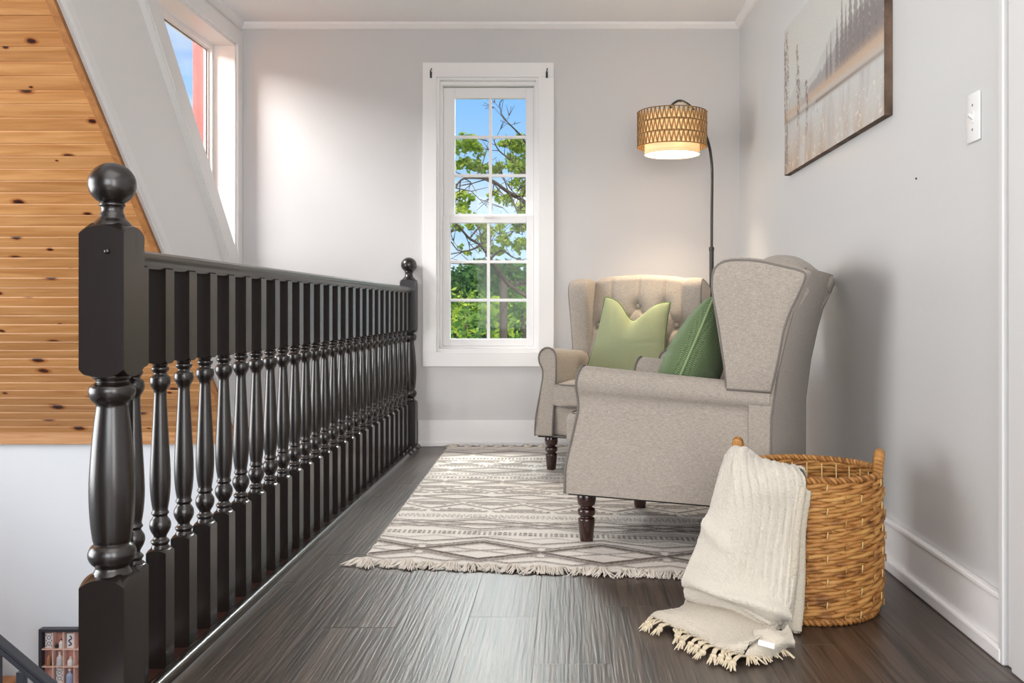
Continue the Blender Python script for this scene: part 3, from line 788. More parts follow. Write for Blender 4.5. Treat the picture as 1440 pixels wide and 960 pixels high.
    for z in zs:
        hw = float(np.interp(z, [.17, .45, .55, .9], [.350, .345, .338, .325])); yr = reary(z); yf = max(backy(z)+.06, yr-.13) if z > .5 else .62
        secs.append([bm.verts.new(p) for p in [(-hw, yf, z), (-hw, yr-.008, z), (-hw+.006, yr, z), (0, yr+.006, z), (hw-.006, yr, z), (hw, yr-.008, z), (hw, yf, z)]])
    for a, b in zip(secs, secs[1:]):
        for i in range(7): bm.faces.new((a[i], a[(i+1) % 7], b[(i+1) % 7], b[i]))
    bm.faces.new(secs[0][::-1]); bm.faces.new(secs[-1]); bmesh.ops.recalc_face_normals(bm, faces=bm.faces[:])
    sh = obj('back_shell', bm, M['fab'], t, autos=25, smooth=True)
    for sx in (-1, 1):
        bm = B(); tube(bm, [(sx*(float(np.interp(z, [.17, .45, .55, .9], [.350, .345, .338, .325]))-.003), reary(z)-.002, z) for z in zs], .0035, n=5); obj('piping', bm, M['piping'], sh, smooth=True)
    bm = B(); box(bm, -.34, .34, .01, .68, .163, .172); obj('dust_cover', bm, M['felt'], t)
    # legs
    bm = B()
    pr = [(.020, 0), (.0225, .004), (.026, .04), (.0285, .068), (.0275, .078), (.0215, .082), (.0215, .086), (.028, .090), (.0305, .100), (.0285, .110), (.0205, .115), (.0205, .119), (.028, .124), (.0315, .136), (.0325, .150), (.030, .165), (.028, .172)]
    lathe(bm, smoothprof(pr, 3), n=20)
    l0 = obj('leg', bm, M['legwood'], t, loc=(-.2875, .055, 0), autos=60)
    inst('leg', l0, t, loc=(.2875, .055, 0))
    bm = B()
    q = [( .024, .17), (.022, .10), (.018, 0.0)]
    for i in range(2):
        pass
    vv = []
    for h, z, dy in ((.024, .172, 0), (.022, .09, .012), (.017, 0, .038)):
        vv.append([bm.verts.new((x*h, y*h+dy, z)) for x, y in ((-1, -1), (1, -1), (1, 1), (-1, 1))])
    for a, b in zip(vv, vv[1:]):
        for i in range(4): bm.faces.new((a[i], a[(i+1) % 4], b[(i+1) % 4], b[i]))
    bm.faces.new(vv[0]); bm.faces.new(vv[-1]); bmesh.ops.recalc_face_normals(bm, faces=bm.faces[:])
    l1 = obj('leg', bm, M['legwood'], t, loc=(-.29, .62, 0)); inst('leg', l1, t, loc=(.29, .62, 0))
    return t
def zrug(): return .008
c1 = make_chair((.126, 3.432, .008), R(-112.9), 'beige wingback armchair nearest the camera, seen side-on beside the wicker basket')
c2 = make_chair((.172, 4.385, .008), R(-20), 'beige tufted wingback armchair in the back corner facing the camera, under the lamp')

# ------------------------------------------------------------------ cushions
def pillowmat(name, c, c2):
    m = bpy.data.materials.new(name); m.use_nodes = True; nt = m.node_tree; N = nt.nodes; L = nt.links; b = N['Principled BSDF']
    b.inputs['Roughness'].default_value = .85; b.inputs['Specular IOR Level'].default_value = .15; b.inputs['Sheen Weight'].default_value = .5; b.inputs['Sheen Roughness'].default_value = .4
    b.inputs['Sheen Tint'].default_value = (.75, .9, .65, 1)
    tc = N.new('ShaderNodeTexCoord'); mp = N.new('ShaderNodeMapping'); mp.inputs['Rotation'].default_value = (R(90), 0, R(45)); L.new(tc.outputs['Object'], mp.inputs[0])
    v = N.new('ShaderNodeTexVoronoi'); v.voronoi_dimensions = '2D'; v.inputs['Scale'].default_value = 215; v.inputs['Randomness'].default_value = .15; L.new(mp.outputs[0], v.inputs[0])
    r = N.new('ShaderNodeValToRGB'); L.new(v.outputs['Distance'], r.inputs[0]); r.color_ramp.elements[0].position = .12; r.color_ramp.elements[1].position = .42
    r.color_ramp.elements[0].color = (*c2, 1); r.color_ramp.elements[1].color = (*c, 1); L.new(r.outputs[0], b.inputs['Base Color'])
    iv = N.new('ShaderNodeMath'); iv.operation = 'MULTIPLY'; iv.inputs[1].default_value = -1; L.new(v.outputs['Distance'], iv.inputs[0])
    bp = N.new('ShaderNodeBump'); bp.inputs['Distance'].default_value = .0018; L.new(iv.outputs[0], bp.inputs['Height']); L.new(bp.outputs[0], b.inputs['Normal'])
    return m
def make_pillow(name, w, h, T, mt, seam, chop, label, M4, seed=1, sag=0.0, taper=0.0):
    t = empty(name, (0, 0, 0), label=label, cat='cushion', group='green throw pillows'); t.matrix_world = M4
    n = 60; rg = random.Random(seed)
    def surf(sg):
        A = np.zeros((n, n, 3))
        for j in range(n):
            v = -1+2*j/(n-1)
            for i in range(n):
                u = -1+2*i/(n-1)
                x = w/2*u*(1-.07*(1-v*v)*abs(u)**2); z = h/2*v*(1-.06*(1-u*u)*abs(v)**2)
                x *= 1-taper*(v+1)/2
                if v > -.6: z -= chop*math.exp(-(u/.42)**2)*((v+.6)/1.6)**1.6
                x += 0
                th = T/2*((1-u**2)**.5)**.9*((1-v**2)**.5)**.9
                th += sag*T*.5*max(0, 1-u*u)*max(0, 1-v*v)*(-v)
                cz = math.exp(-((u)/.16)**2)*max(0, v)**1.2
                th *= 1-.45*cz
                # wrinkles
                wr = .006*math.sin(9*u+3*v+seed)*max(0, v)*(1-u*u)*(1-v*v)+.005*math.exp(-((v+.15-.1*u)/.05)**2)*math.exp(-((u-.55)/.3)**2)*-1
                wr += -.006*math.exp(-((abs(u)-.55-.25*(v-.6))/.06)**2)*max(0, v-.2)*(1-v*v)*2
                A[j, i] = (x, sg*(th+wr*(1-u*u)**.3*(1-v*v)**.3) if 0 < i < n-1 and 0 < j < n-1 else 0, z)
        return A
    Af, Ab = surf(-1), surf(1)
    v1, f1 = gridmesh(Af); v2, f2 = gridmesh(Ab); off = len(v1)
    me = bpy.data.meshes.new('cover'); me.from_pydata(v1+v2, [], f1+[tuple(reversed([k+off for k in f])) for f in f2]); bm = bmesh.new(); bm.from_mesh(me)
    bmesh.ops.remove_doubles(bm, verts=bm.verts[:], dist=1e-5); bmesh.ops.recalc_face_normals(bm, faces=bm.faces[:])
    obj('cover', bm, mt, t, smooth=True)
    loop = [tuple(Af[0, i]) for i in range(n-1)]+[tuple(Af[j, n-1]) for j in range(n-1)]+[tuple(Af[n-1, i]) for i in range(n-1, 0, -1)]+[tuple(Af[j, 0]) for j in range(n-1, 0, -1)]
    bm = B(); tube(bm, loop[::2], .0045, n=6, closed=True); obj('seam', bm, seam, t, smooth=True)
    return t
mg1 = pillowmat('light_green_weave', (.30, .335, .185), (.46, .495, .32)); mg2 = pillowmat('deep_green_weave', (.09, .14, .06), (.25, .325, .19))
sg1 = mat('olive_seam', (.15, .21, .08), .9, .1); sg2 = mat('pale_green_seam', (.26, .36, .18), .9, .1)
def chairM(c, x, y, z, rx=0, ry=0, rz=0):
    base = Matrix.Translation(c.location)@Matrix.Rotation(c.rotation_euler.z, 4, 'Z')
    return base@Matrix.Translation((x, y, z))@Matrix.Rotation(rz, 4, 'Z')@Matrix.Rotation(rx, 4, 'X')@Matrix.Rotation(ry, 4, 'Y')
make_pillow('throw_pillow', .430, .43, .15, mg1, sg1, .105, 'pale green throw pillow with dented top on the armchair in the back corner', chairM(c2, .012, .415, .632, rx=R(-17), ry=R(5)), 1, taper=.17)
make_pillow('throw_pillow', .43, .43, .20, mg2, sg2, .02, 'dark green throw pillow seen edge-on, on the armchair nearest the camera', chairM(c1, .045, .375, .622, rx=R(-23), ry=R(-4), rz=R(6)), 2, sag=.25)

# ------------------------------------------------------------------ floor lamp
lp = empty('arc_floor_lamp', (.795, 5.10, .008), label='black arc floor lamp with woven drum shade behind the corner armchair, lit', cat='lamp')
SX, SY = wx(945, 4.90)-.795, 4.90-5.10         # shade axis, relative
bm = B(); lathe(bm, [(.125, 0), (.13, .004), (.13, .016), (.122, .022), (.02, .024), (.014, .05)], 40); obj('base', bm, M['black'], lp, autos=40)
bm = B(); tube(bm, [(0, 0, .03), (0, 0, .55), (0, 0, wz(350, 5.1)-.008)], .0125, n=14); lathe(bm, [(.0125, wz(350, 5.1)-.02), (.015, wz(350, 5.1)-.012), (.015, wz(350, 5.1)), (.009, wz(350, 5.1)+.006)], 14); obj('lower_pole', bm, M['black'], lp, autos=40)
def lw(px, py, k):      # on the vertical plane pole->shade
    yy = 5.10+SY*k; return (wx(px, yy)-.795, yy-5.10, wz(py, yy)-.008)
arc = [(0, 0, wz(350, 5.1)-.02), lw(1001, 300, 0), lw(1001.5, 245, 0), lw(1000, 222, .03), lw(997, 204, .1), lw(991, 186, .25), lw(983, 168, .45), (lw(974, 153, .65)), lw(964, 144.5, .8), lw(955, 142, .9), lw(947, 146, .97), lw(943.5, 152, 1.0), (SX, SY, wz(158, 4.9))]
bm = B(); tube(bm, crom(arc, 6), .0078, n=12); obj('arc_pole', bm, M['black'], lp, smooth=True)
tilt = Matrix.Translation((SX, SY, 0))
zt, zb_, zi = 1.838-.008, 1.648-.008, 1.610-.008
bm = B(); lathe(bm, [(.004, zt+.008), (.022, zt+.008), (.022, zt), (.004, zt)], 20, SX, SY)
for k in range(3):
    a = 2*math.pi*k/3+.4; tube(bm, [(SX, SY, zt), (SX+.18*math.cos(a), SY+.18*math.sin(a), zt-.004)], .0025, n=5)
obj('shade_carrier', bm, M['black'], lp)
# woven outer drum: rings and zigzag strands
Rr = .181; M['rope'] = mat('paper_rope', (.56, .36, .17), .85, .2, var=.25, vscale=60); M['ropedark'] = mat('dark_edge_cord', (.16, .085, .035), .85, .2)
sh = empty('outer_shade', (SX, SY, 0), parent=lp)
levels = [zt-.004, zt-.004-.0615, zt-.004-.123, zb_+.004]
def circ(r, z, n=96): return [(r*math.cos(2*math.pi*k/n), r*math.sin(2*math.pi*k/n), z) for k in range(n)]
for i, z in enumerate(levels):
    bm = B()
    for dz in (-.0035, .0035) if 0 < i < 3 else (0,): tube(bm, circ(Rr, z+dz), .0032, n=5, closed=True)
    obj('rope_ring', bm, M['rope'], sh)
    bm = B(); tube(bm, circ(Rr+.0038, z, 96), .0014, n=4, closed=True); obj('edge_cord', bm, M['ropedark'], sh)
nz_ = 46
for i in range(3):
    bm = B(); bd = B()
    for s in range(nz_):
        for dth, mm_, rad in ((0, bm, .0032), (.018, bm, .0030), (.034, bd, .0016)):
            a0 = 2*math.pi*s/nz_+dth*.6; a1 = 2*math.pi*(s+.5)/nz_+dth*.6; a2 = 2*math.pi*(s+1)/nz_+dth*.6; rr = Rr+(.002 if mm_ is bd else 0)
            f = lambda a, z: (rr*math.cos(a), rr*math.sin(a), z)
            tube(mm_, [f(a0, levels[i]), f(a1, levels[i+1])], rad, n=4, cap=False); tube(mm_, [f(a1, levels[i+1]), f(a2, levels[i])], rad, n=4, cap=False)
    obj('zigzag_weave', bm, M['rope'], sh); obj('zigzag_edge', bd, M['ropedark'], sh)
linen = translucent('lit_linen', (.80, .70, .55), .42)
bm = B()
for rr in (.1445, .1435):
    ring0 = [bm.verts.new(p) for p in circ(rr, zt-.012, 64)]; ring1 = [bm.verts.new(p) for p in circ(rr, zi, 64)]
    for k in range(64): bm.faces.new((ring0[k], ring0[(k+1) % 64], ring1[(k+1) % 64], ring1[k])).smooth = True
bm.transform(Matrix.Translation((SX, SY, 0))); ins = obj('inner_shade', bm, linen, lp)
bm = B()
for z in (zi+.003, zi+.014): tube(bm, circ(.1455, z, 64), .0016, n=5, closed=True)
bm.transform(Matrix.Translation((SX, SY, 0))); obj('trim_band', bm, mat('linen_trim', (.75, .62, .46), .9, .1), ins)
bm = B(); vv = [bm.verts.new(p) for p in circ(.1425, zi+.004, 64)]; bm.faces.new(vv); bm.transform(Matrix.Translation((SX, SY, 0))); obj('diffuser', bm, translucent('diffuser_cloth', (.98, .95, .90), .88), ins)
bm = B(); vv = [bm.verts.new(p) for p in circ(.1425, zt-.014, 64)]; bm.faces.new(vv); bm.transform(Matrix.Translation((SX, SY, 0))); obj('spill_cap', bm, linen, ins)  # cap added inside the shade to keep lamp light off the upper wall
bm = B(); rbox(bm, .028, .028, .035, .027, n=6, c=(SX, SY, zt-.085)); tube(bm, [(SX, SY, zt), (SX, SY, zt-.05)], .014, n=10)
em = bpy.data.materials.new('lit_bulb'); em.use_nodes = True; em.node_tree.nodes['Principled BSDF'].inputs['Emission Color'].default_value = (1, .8, .55, 1); em.node_tree.nodes['Principled BSDF'].inputs['Emission Strength'].default_value = 6
obj('bulb', bm, em, lp, smooth=True)
light('lamp_bulb', 'POINT', (.795+SX, 5.10+SY, zt-.125), 45, (1, .82, .60), .035)
dl = light('lamp_diffuser_glow', 'AREA', (.795+SX, 5.10+SY, zi+.008+.0015), 4.2, (1, .80, .56), .27, rot=(0, 0, 0)); dl.data.shape = 'DISK'; dl.data.spread = R(95)

# ------------------------------------------------------------------ wicker basket
def wickermat():
    m = bpy.data.materials.new('water_hyacinth'); m.use_nodes = True; nt = m.node_tree; N = nt.nodes; L = nt.links; b = N['Principled BSDF']
    b.inputs['Roughness'].default_value = .5; b.inputs['Specular IOR Level'].default_value = .4
    g = N.new('ShaderNodeNewGeometry'); tc = N.new('ShaderNodeTexCoord'); n = N.new('ShaderNodeTexNoise'); n.inputs['Scale'].default_value = 28; n.inputs['Detail'].default_value = 4
    L.new(tc.outputs['Object'], n.inputs[0])
    a = N.new('ShaderNodeMath'); a.operation = 'MULTIPLY_ADD'; a.inputs[1].default_value = .45; L.new(g.outputs['Random Per Island'], a.inputs[0])
    q = N.new('ShaderNodeMath'); q.operation = 'MULTIPLY'; q.inputs[1].default_value = .75; L.new(n.outputs[0], q.inputs[0]); L.new(q.outputs[0], a.inputs[2])
    r = N.new('ShaderNodeValToRGB'); L.new(a.outputs[0], r.inputs[0]); E = r.color_ramp.elements
    E[0].position = .25; E[0].color = (.11, .036, .010, 1); E[1].position = .85; E[1].color = (.55, .30, .09, 1); x = E.new(.5); x.color = (.40, .175, .045, 1)
    L.new(r.outputs[0], b.inputs['Base Color'])
    n3 = N.new('ShaderNodeTexNoise'); n3.inputs['Scale'].default_value = 160; L.new(tc.outputs['Object'], n3.inputs[0])
    bp = N.new('ShaderNodeBump'); bp.inputs['Distance'].default_value = .0015; L.new(n3.outputs[0], bp.inputs['Height']); L.new(bp.outputs[0], b.inputs['Normal'])
    return m
M['wicker'] = wickermat(); M['stake'] = mat('pale_stake', (.72, .52, .24), .5, .3)
bx_, by_ = .648, 2.502
bk = empty('wicker_basket', (bx_, by_, 0), label='round brown wicker basket with two loop handles by the right wall', cat='basket')
random.seed(5)
def brad(z): return .184+.006*math.sin(math.pi*z/.36)-.012*(z < .02)
rows = 24; dz = .350/rows; ns = 26
for i in range(rows):
    z0 = .010+dz*(i+.5); bm = B(); rad = brad(z0)
    jit = random.uniform(-.0015, .0015)
    for s in range(2):
        # short overlapping strands twisted about each other
        nseg = 6; st = random.uniform(0, 6.28)
        for q in range(nseg):
            a0 = st+2*math.pi*q/nseg; a1 = a0+2*math.pi/nseg*1.10; pts = []; rr = []
            tz = random.uniform(-.0035, .0035)
            N_ = 24
            for k in range(N_+1):
                f = k/N_; a = a0+(a1-a0)*f; ph = a*8.0+math.pi*s+i*math.pi*.5
                ro_ = rad+.0055*math.cos(ph)+jit; zz = z0+.0048*math.sin(ph)+tz*(f-.5)*1.5
                pts.append((ro_*math.cos(a), ro_*math.sin(a), zz)); rr.append(.0064*(.75+.25*math.sin(math.pi*min(1, max(0, f)))**.5)*(1 if 0 < k < N_ else .4))
            tube(bm, pts, rr, n=6)
    obj('weave_row', bm, M['wicker'], bk)
bm = B()
bmo = B()
for s in range(ns):
    a = 2*math.pi*s/ns+.11
    for i in range(rows//2-(0)):
        if (i+s//2) % 2: continue
        z = .022+.0292*i; r_ = brad(z)+.0125
        tube(bm if s % 2 else bmo, [(r_*math.cos(a+.006*j), r_*math.sin(a+.006*j), z+dzz) for j, dzz in enumerate((-.003, .006, .0155))], .0018, n=4)
for s in range(ns):
    a = 2*math.pi*s/ns+.11
    tube(bm, [((brad(z)-.011)*math.cos(a), (brad(z)-.011)*math.sin(a), z) for z in (.02, .15, .25, .355)], .002, n=4)
obj('stakes', bm, M['stake'], bk, smooth=True)['kind'] = 'stuff'; obj('brown_stakes', bmo, M['wicker'], bk, smooth=True)['kind'] = 'stuff'
def rope(bm, path, R0, r, turns, n=6, closed=True, strands=2):
    """strands wound around a closed/open path"""
    N_ = len(path)
    for s in range(strands):
        pts = []
        for k in range(N_):
            p = Vector(path[k]); a = Vector(path[(k-1) % N_] if closed or k > 0 else path[k]); b = Vector(path[(k+1) % N_] if closed or k < N_-1 else path[k])
            d = (b-a).normalized(); u = Vector((0, 0, 1)); u = (u-d*u.dot(d))
            if u.length < .05: u = Vector((math.cos(.3), math.sin(.3), 0)); u = u-d*u.dot(d)
            u.normalize(); w = d.cross(u); ph = 2*math.pi*turns*k/N_+2*math.pi*s/strands
            pts.append(p+u*R0*math.cos(ph)+w*R0*math.sin(ph))
        tube(bm, pts, r, n=n, closed=closed)
bm = B(); rope(bm, circ(.186, .366, 330), .0052, .0052, 46, n=6); obj('rim', bm, M['wicker'], bk, smooth=True)
bm = B(); rope(bm, circ(.178, .010, 300), .005, .0062, 40, n=6); obj('base_coil', bm, M['wicker'], bk, smooth=True)
bm = B(); lathe(bm, [(.001, .004), (.172, .004), (.172, .012), (.001, .012)], 40); obj('bottom', bm, M['wicker'], bk)
hd = math.atan2(.058, -.178)
for k, ang in enumerate((hd, hd+math.pi)):
    bm = B(); path = []
    for j in range(60):
        f = j/59; th = math.pi*f; w = .042
        a = ang+w/.186*math.cos(th)*1.0; z = .345+(.086 if k == 0 else .070)*math.sin(th)**.8
        path.append((.186*math.cos(a), .186*math.sin(a), z))
    tube(bm, path, .0105, n=8)
    for j in range(1, 58):       # wrapped windings
        p, q = Vector(path[j]), Vector(path[j+1]); d = (q-p).normalized(); u = Vector((math.cos(ang), math.sin(ang), 0)); u = (u-d*u.dot(d)).normalized(); w_ = d.cross(u)
        ring_ = [p+(u*math.cos(2*math.pi*m/12)+w_*math.sin(2*math.pi*m/12))*.0120+d*.002*math.cos(2*math.pi*m/12) for m in range(12)]
        tube(bm, ring_, .0025, n=4, closed=True)
    obj('handle', bm, M['wicker'], bk, smooth=True)

# ------------------------------------------------------------------ throw blanket
M['throw'] = mat('cream_chenille', (.70, .645, .555), .98, .08, bump=.004, bscale=260, sheen=.4)
M['throw2'] = mat('cream_fringe_cord', (.70, .60, .44), .95, .08)
tb = empty('throw_blanket', (.45, 2.38, 0), label='cream chenille throw with knotted fringe hanging out of the basket onto the floor', cat='blanket')
def bpart(name, G, nv, nu, disp=None, m=None, th=.006):
    A = resample(G, nv, nu)
    du = np.gradient(A, axis=1); dv = np.gradient(A, axis=0); Nn = np.cross(du, dv); Nn /= np.linalg.norm(Nn, axis=2, keepdims=True)+1e-9
    if disp is not None:
        u, v = np.meshgrid(np.linspace(0, 1, nu), np.linspace(0, 1, nv)); A = A+Nn*disp(u, v)[..., None]
    A[..., 2] = np.maximum(A[..., 2], .008)
    o = obj(name, gridmesh(A-np.array([.45, 2.38, 0])), m or M['throw'], tb, smooth=True)
    md = o.modifiers.new('thick', 'SOLIDIFY'); md.thickness = th; md.offset = 0
    return o
def G3(rows): return [[P(*p) if len(p) == 3 and p[0] > 5 else p for p in r] for r in rows]
rgn = np.random.default_rng(2)
def ribs(u, v):
    k = np.clip((u-.22)*4, 0, 1)*np.clip((v-.12)*6, 0, 1)*np.clip((.86-v)*8, 0, 1)
    w = u+.10*(v-.5)*(u-1)
    vl = .70+.09*u+.02*np.sin(6*u)
    big = -.020*np.exp(-((v-vl)/.022)**2)*np.clip((u-.05)*6, 0, 1)+.020*np.exp(-((v-vl-.085)/.05)**2)
    big = big-.012*np.exp(-((u-.40+.55*(v-.2))/.05)**2)*np.clip((.5-v)*4, 0, 1)*np.clip((v-.1)*8, 0, 1)+.008*np.sin(4*u+9*v)*np.sin(np.pi*v)-.010*np.exp(-((v-.52-.25*u)/.02)**2)*np.clip((.45-u)*4, 0, 1)-.008*np.exp(-((v-.80-.05*u)/.012)**2)*np.clip((u-.4)*5, 0, 1)
    k = k*np.clip((vl-.03-v)*20, 0, 1)
    return big+.009*np.abs(np.sin(w*np.pi*12))**.7*k+.004*np.sin(5*u+7*v)*np.sin(np.pi*v)+.0024*rgn.random(u.shape)
rowsA = G3([
 [(.555, 2.555, .25), (.565, 2.535, .25), (.58, 2.50, .25), (.60, 2.47, .26), (.630, 2.41, .33)],
 [(.520, 2.545, .36), (.535, 2.52, .37), (.55, 2.475, .365), (.585, 2.43, .362), (1131, 662, 2.335)],
 [(1024, 634, 2.50), (1037, 626, 2.475), (1058, 642, 2.43), (1090, 652, 2.37), (1122, 657, 2.325)],
 [(1014, 650, 2.455), (1030, 645, 2.425), (1056, 656, 2.37), (1093, 660, 2.315), (1130, 668, 2.285)],
 [(1007, 685, 2.43), (1030, 685, 2.38), (1060, 687, 2.325), (1096, 688, 2.285), (1131, 690, 2.27)],
 [(999, 725, 2.425), (1028, 722, 2.36), (1060, 722, 2.315), (1096, 724, 2.28), (1125, 728, 2.265)],
 [(980, 775, 2.42), (1014, 772, 2.345), (1052, 775, 2.30), (1090, 778, 2.275), (1119, 785, 2.262)],
 [(960, 815, 2.42), (1000, 815, 2.335), (1044, 825, 2.285), (1085, 835, 2.25), (1112, 840, 2.25)],
 [(956, 832, 2.43), (995, 842, 2.35), (1042, 858, 2.285), (1082, 872, 2.235), (1104, 868, 2.25)],
 [(966, 845, 2.455), (1003, 858, 2.39), (1048, 875, 2.315), (1085, 888, 2.26), (1100, 884, 2.27)],
 [(.33, 2.52, .014), (.40, 2.46, .013), (.47, 2.40, .013), (.52, 2.35, .013), (.545, 2.33, .013)]])
bpart('drape', rowsA, 240, 140, ribs)
def fl(py, z=.018): return (CZ-z)*FPX/(py-VY)
def GF(px, py, z=.018): Y = fl(py, z); return ((px-VX)/FPX*Y, Y, z)
rowsB = [
 [(.34, 2.56, .015), (.42, 2.50, .015), (.48, 2.43, .015), (.52, 2.38, .015), (.55, 2.36, .02)],
 [GF(958, 850, .03), GF(990, 855, .035), GF(1025, 868, .035), GF(1060, 880, .035), GF(1088, 888, .04)],
 [GF(938, 855, .030), GF(970, 864, .036), GF(1008, 880, .036), GF(1045, 894, .036), GF(1070, 898, .046)],
 [GF(923, 860, .024), GF(955, 873, .028), GF(990, 890, .028), GF(1025, 906, .028), GF(1052, 908, .036)],
 [GF(916, 866, .012), GF(948, 882, .014), GF(982, 898, .014), GF(1014, 912, .014), GF(1044, 921, .014)]]
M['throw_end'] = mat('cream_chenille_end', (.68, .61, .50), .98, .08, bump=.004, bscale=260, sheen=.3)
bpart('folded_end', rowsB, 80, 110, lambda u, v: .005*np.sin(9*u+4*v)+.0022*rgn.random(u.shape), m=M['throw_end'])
rowsC = [
 [GF(1058, 884, .05), GF(1080, 888, .055), GF(1098, 885, .05), GF(1108, 880, .04)],
 [GF(1060, 896, .044), GF(1084, 897, .05), GF(1104, 894, .055), GF(1113, 892, .04)],
 [GF(1052, 912, .03), GF(1078, 910, .034), GF(1104, 906, .04), GF(1116, 903, .034)],
 [GF(1048, 924, .012), GF(1076, 922, .012), GF(1104, 914, .012), GF(1117, 908, .012)]]
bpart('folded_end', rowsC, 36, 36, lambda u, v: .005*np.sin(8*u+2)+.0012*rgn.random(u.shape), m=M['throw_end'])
rowsD = G3([
 [(1120, 684, 2.290), (1128, 684, 2.285), (1133, 686, 2.292), (1137, 690, 2.303)],
 [(1112, 740, 2.285), (1121, 740, 2.272), (1126, 742, 2.282), (1129, 744, 2.296)],
 [(1108, 800, 2.280), (1118, 800, 2.262), (1126, 802, 2.276), (1128, 804, 2.292)],
 [(1100, 850, 2.285), (1112, 855, 2.262), (1123, 855, 2.272), (1127, 856, 2.286)],
 [(1095, 880, 2.280), (1108, 888, 2.262), (1120, 892, 2.265), (1124, 890, 2.278)]])
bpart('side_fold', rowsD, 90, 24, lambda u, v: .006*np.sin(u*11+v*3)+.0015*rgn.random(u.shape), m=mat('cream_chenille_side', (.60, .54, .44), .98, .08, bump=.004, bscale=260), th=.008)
# little care label
bm = B(); box(bm, -.018, .018, -.0008, .0008, -.007, .007); o = obj('care_tag', bm, mat('white_satin', (.85, .84, .82), .4), tb, loc=(GF(1076, 905, .045)[0]-.45, GF(1076, 905, .045)[1]-2.38-.012, .048)); o.rotation_euler = (R(-52), R(10), R(-14))
# knotted fringe
random.seed(12)
edge = [Vector(p) for p in crom([rowsB[-1][i] for i in range(5)], 6)]
for i in range(13):
    f = (i+.4)/13*(len(edge)-1); k = int(f); p = edge[k].lerp(edge[min(k+1, len(edge)-1)], f-k)
    dr = Vector((-.32+random.uniform(-.4, .35), -.9, 0)).normalized(); L_ = random.uniform(.030, .052)
    kn = p+dr*L_; kn.z = .011
    bm = B()
    for s in range(4):
        off = Vector((.88, -.3, 0))*random.uniform(-.016, .016)
        mid = (p+off).lerp(kn, .5)+Vector((random.uniform(-.008, .008), 0, .006))
        tube(bm, crom([p+off+Vector((0, 0, -.002)), mid, kn+Vector((random.uniform(-.003, .003), 0, random.uniform(-.002, .003)))], 4), .0026, n=5)
    rbox(bm, .008, .009, .007, .0065, n=3, c=tuple(kn))
    for s in range(9):
        d2 = (dr+Vector((random.uniform(-.55, .55), random.uniform(-.2, .2), 0))).normalized(); l2 = random.uniform(.018, .034)
        tube(bm, [kn, kn+d2*l2*.5+Vector((0, 0, .002)), kn+d2*l2+Vector((0, 0, -.006))], [.0028, .0026, .0012], n=4)
    bm.transform(Matrix.Translation((-.45, -2.38, 0)))
    obj('knotted_fringe', bm, M['throw2'], tb)
for i in range(4):
    p = Vector(GF(1052+14*i, 922-3*i, .012)); bm = B()
    for s in range(10):
        d2 = Vector((.3+random.uniform(-.7, .5), -.8, 0)).normalized(); l2 = random.uniform(.025, .05)
        tube(bm, [p, p+d2*l2*.5+Vector((0, 0, .004)), p+d2*l2+Vector((0, 0, -.006))], [.003, .0026, .0014], n=4)
    bm.transform(Matrix.Translation((-.45, -2.38, 0))); obj('knotted_fringe', bm, M['throw2'], tb)
# ------------------------------------------------------------------ picture on the right wall (a flat print of its own colours)
py0, py1, pz0, pz1 = 2.835, 4.14, 1.392, 2.04
xf = XW-.027
nu, nv = 420, 210
u, v = np.meshgrid(np.linspace(0, 1, nu), np.linspace(0, 1, nv))    # u: 0 far/left, 1 near/right
rg = np.random.default_rng(11)
def vnoise(u, v, fx, fy, seed):
    r = np.random.default_rng(seed); g = r.random((int(fy)+3, int(fx)+3)); x = u*fx; y = v*fy; i = x.astype(int); j = y.astype(int); a = x-i; b = y-j; a = a*a*(3-2*a); b = b*b*(3-2*b)
    return (g[j, i]*(1-a)+g[j, i+1]*a)*(1-b)+(g[j+1, i]*(1-a)+g[j+1, i+1]*a)*b
def fb(u, v, fx, fy, s): return .55*vnoise(u, v, fx, fy, s)+.3*vnoise(u, v, fx*2.1, fy*2.1, s+1)+.15*vnoise(u, v, fx*4.3, fy*4.3, s+2)
def mixc(C, c, m): return C*(1-m[..., None])+np.array(c)*m[..., None]
C = np.ones((nv, nu, 3))*np.array([.62, .60, .55]); C = mixc(C, [.66, .56, .47], np.clip(.6-np.abs(v-.75)*2, 0, 1)*fb(u, v, 5, 3, 1))
C = mixc(C, [.55, .58, .57], fb(u, v, 4, 3, 7)*.6)
hz = .40
mt = hz+.05+.22*np.exp(-((u-.62)/.22)**2)+.10*np.exp(-((u-.18)/.15)**2)+.05*(fb(u, v*0, 14, 1, 3)-.5)
C = mixc(C, [.47, .45, .43], np.clip((mt-v)*40, 0, 1)*.55)
tl = hz+.02+.20*np.clip((u-.25)/.5, 0, 1)**1.2+.06*(fb(u, v*0, 40, 1, 5)-.3)
C = mixc(C, [.30, .27, .26], np.clip((tl-v)*50, 0, 1)*(v > hz-.02)*np.clip((u-.12)*5, 0, 1)*.75)
for (uc, ht, w) in [(.52, .62, .012), (.56, .66, .012), (.62, .70, .018), (.665, .80, .02), (.70, .72, .018), (.74, .86, .024), (.785, .92, .024), (.83, .84, .026), (.87, .95, .026), (.92, .90, .028), (.97, .97, .03)]:
    vv_ = np.clip((v-hz)/(ht-hz), 0, 1); wd = w*(1-vv_)*(.75+.6*np.abs(np.sin(vv_*34)))+.0015
    C = mixc(C, [.20, .17, .165], ((np.abs(u-uc) < wd) & (v > hz) & (v < ht))*.72)
sb = hz-.005-.02*u; st = .030+.035*np.clip(u-.4, 0, 1)
shore = np.exp(-((v-sb)/st)**2)*np.where((u > .30) | (u < .22), 1, .35)
C = mixc(C, [.56, .40, .28], np.clip(shore, 0, 1)*.85)
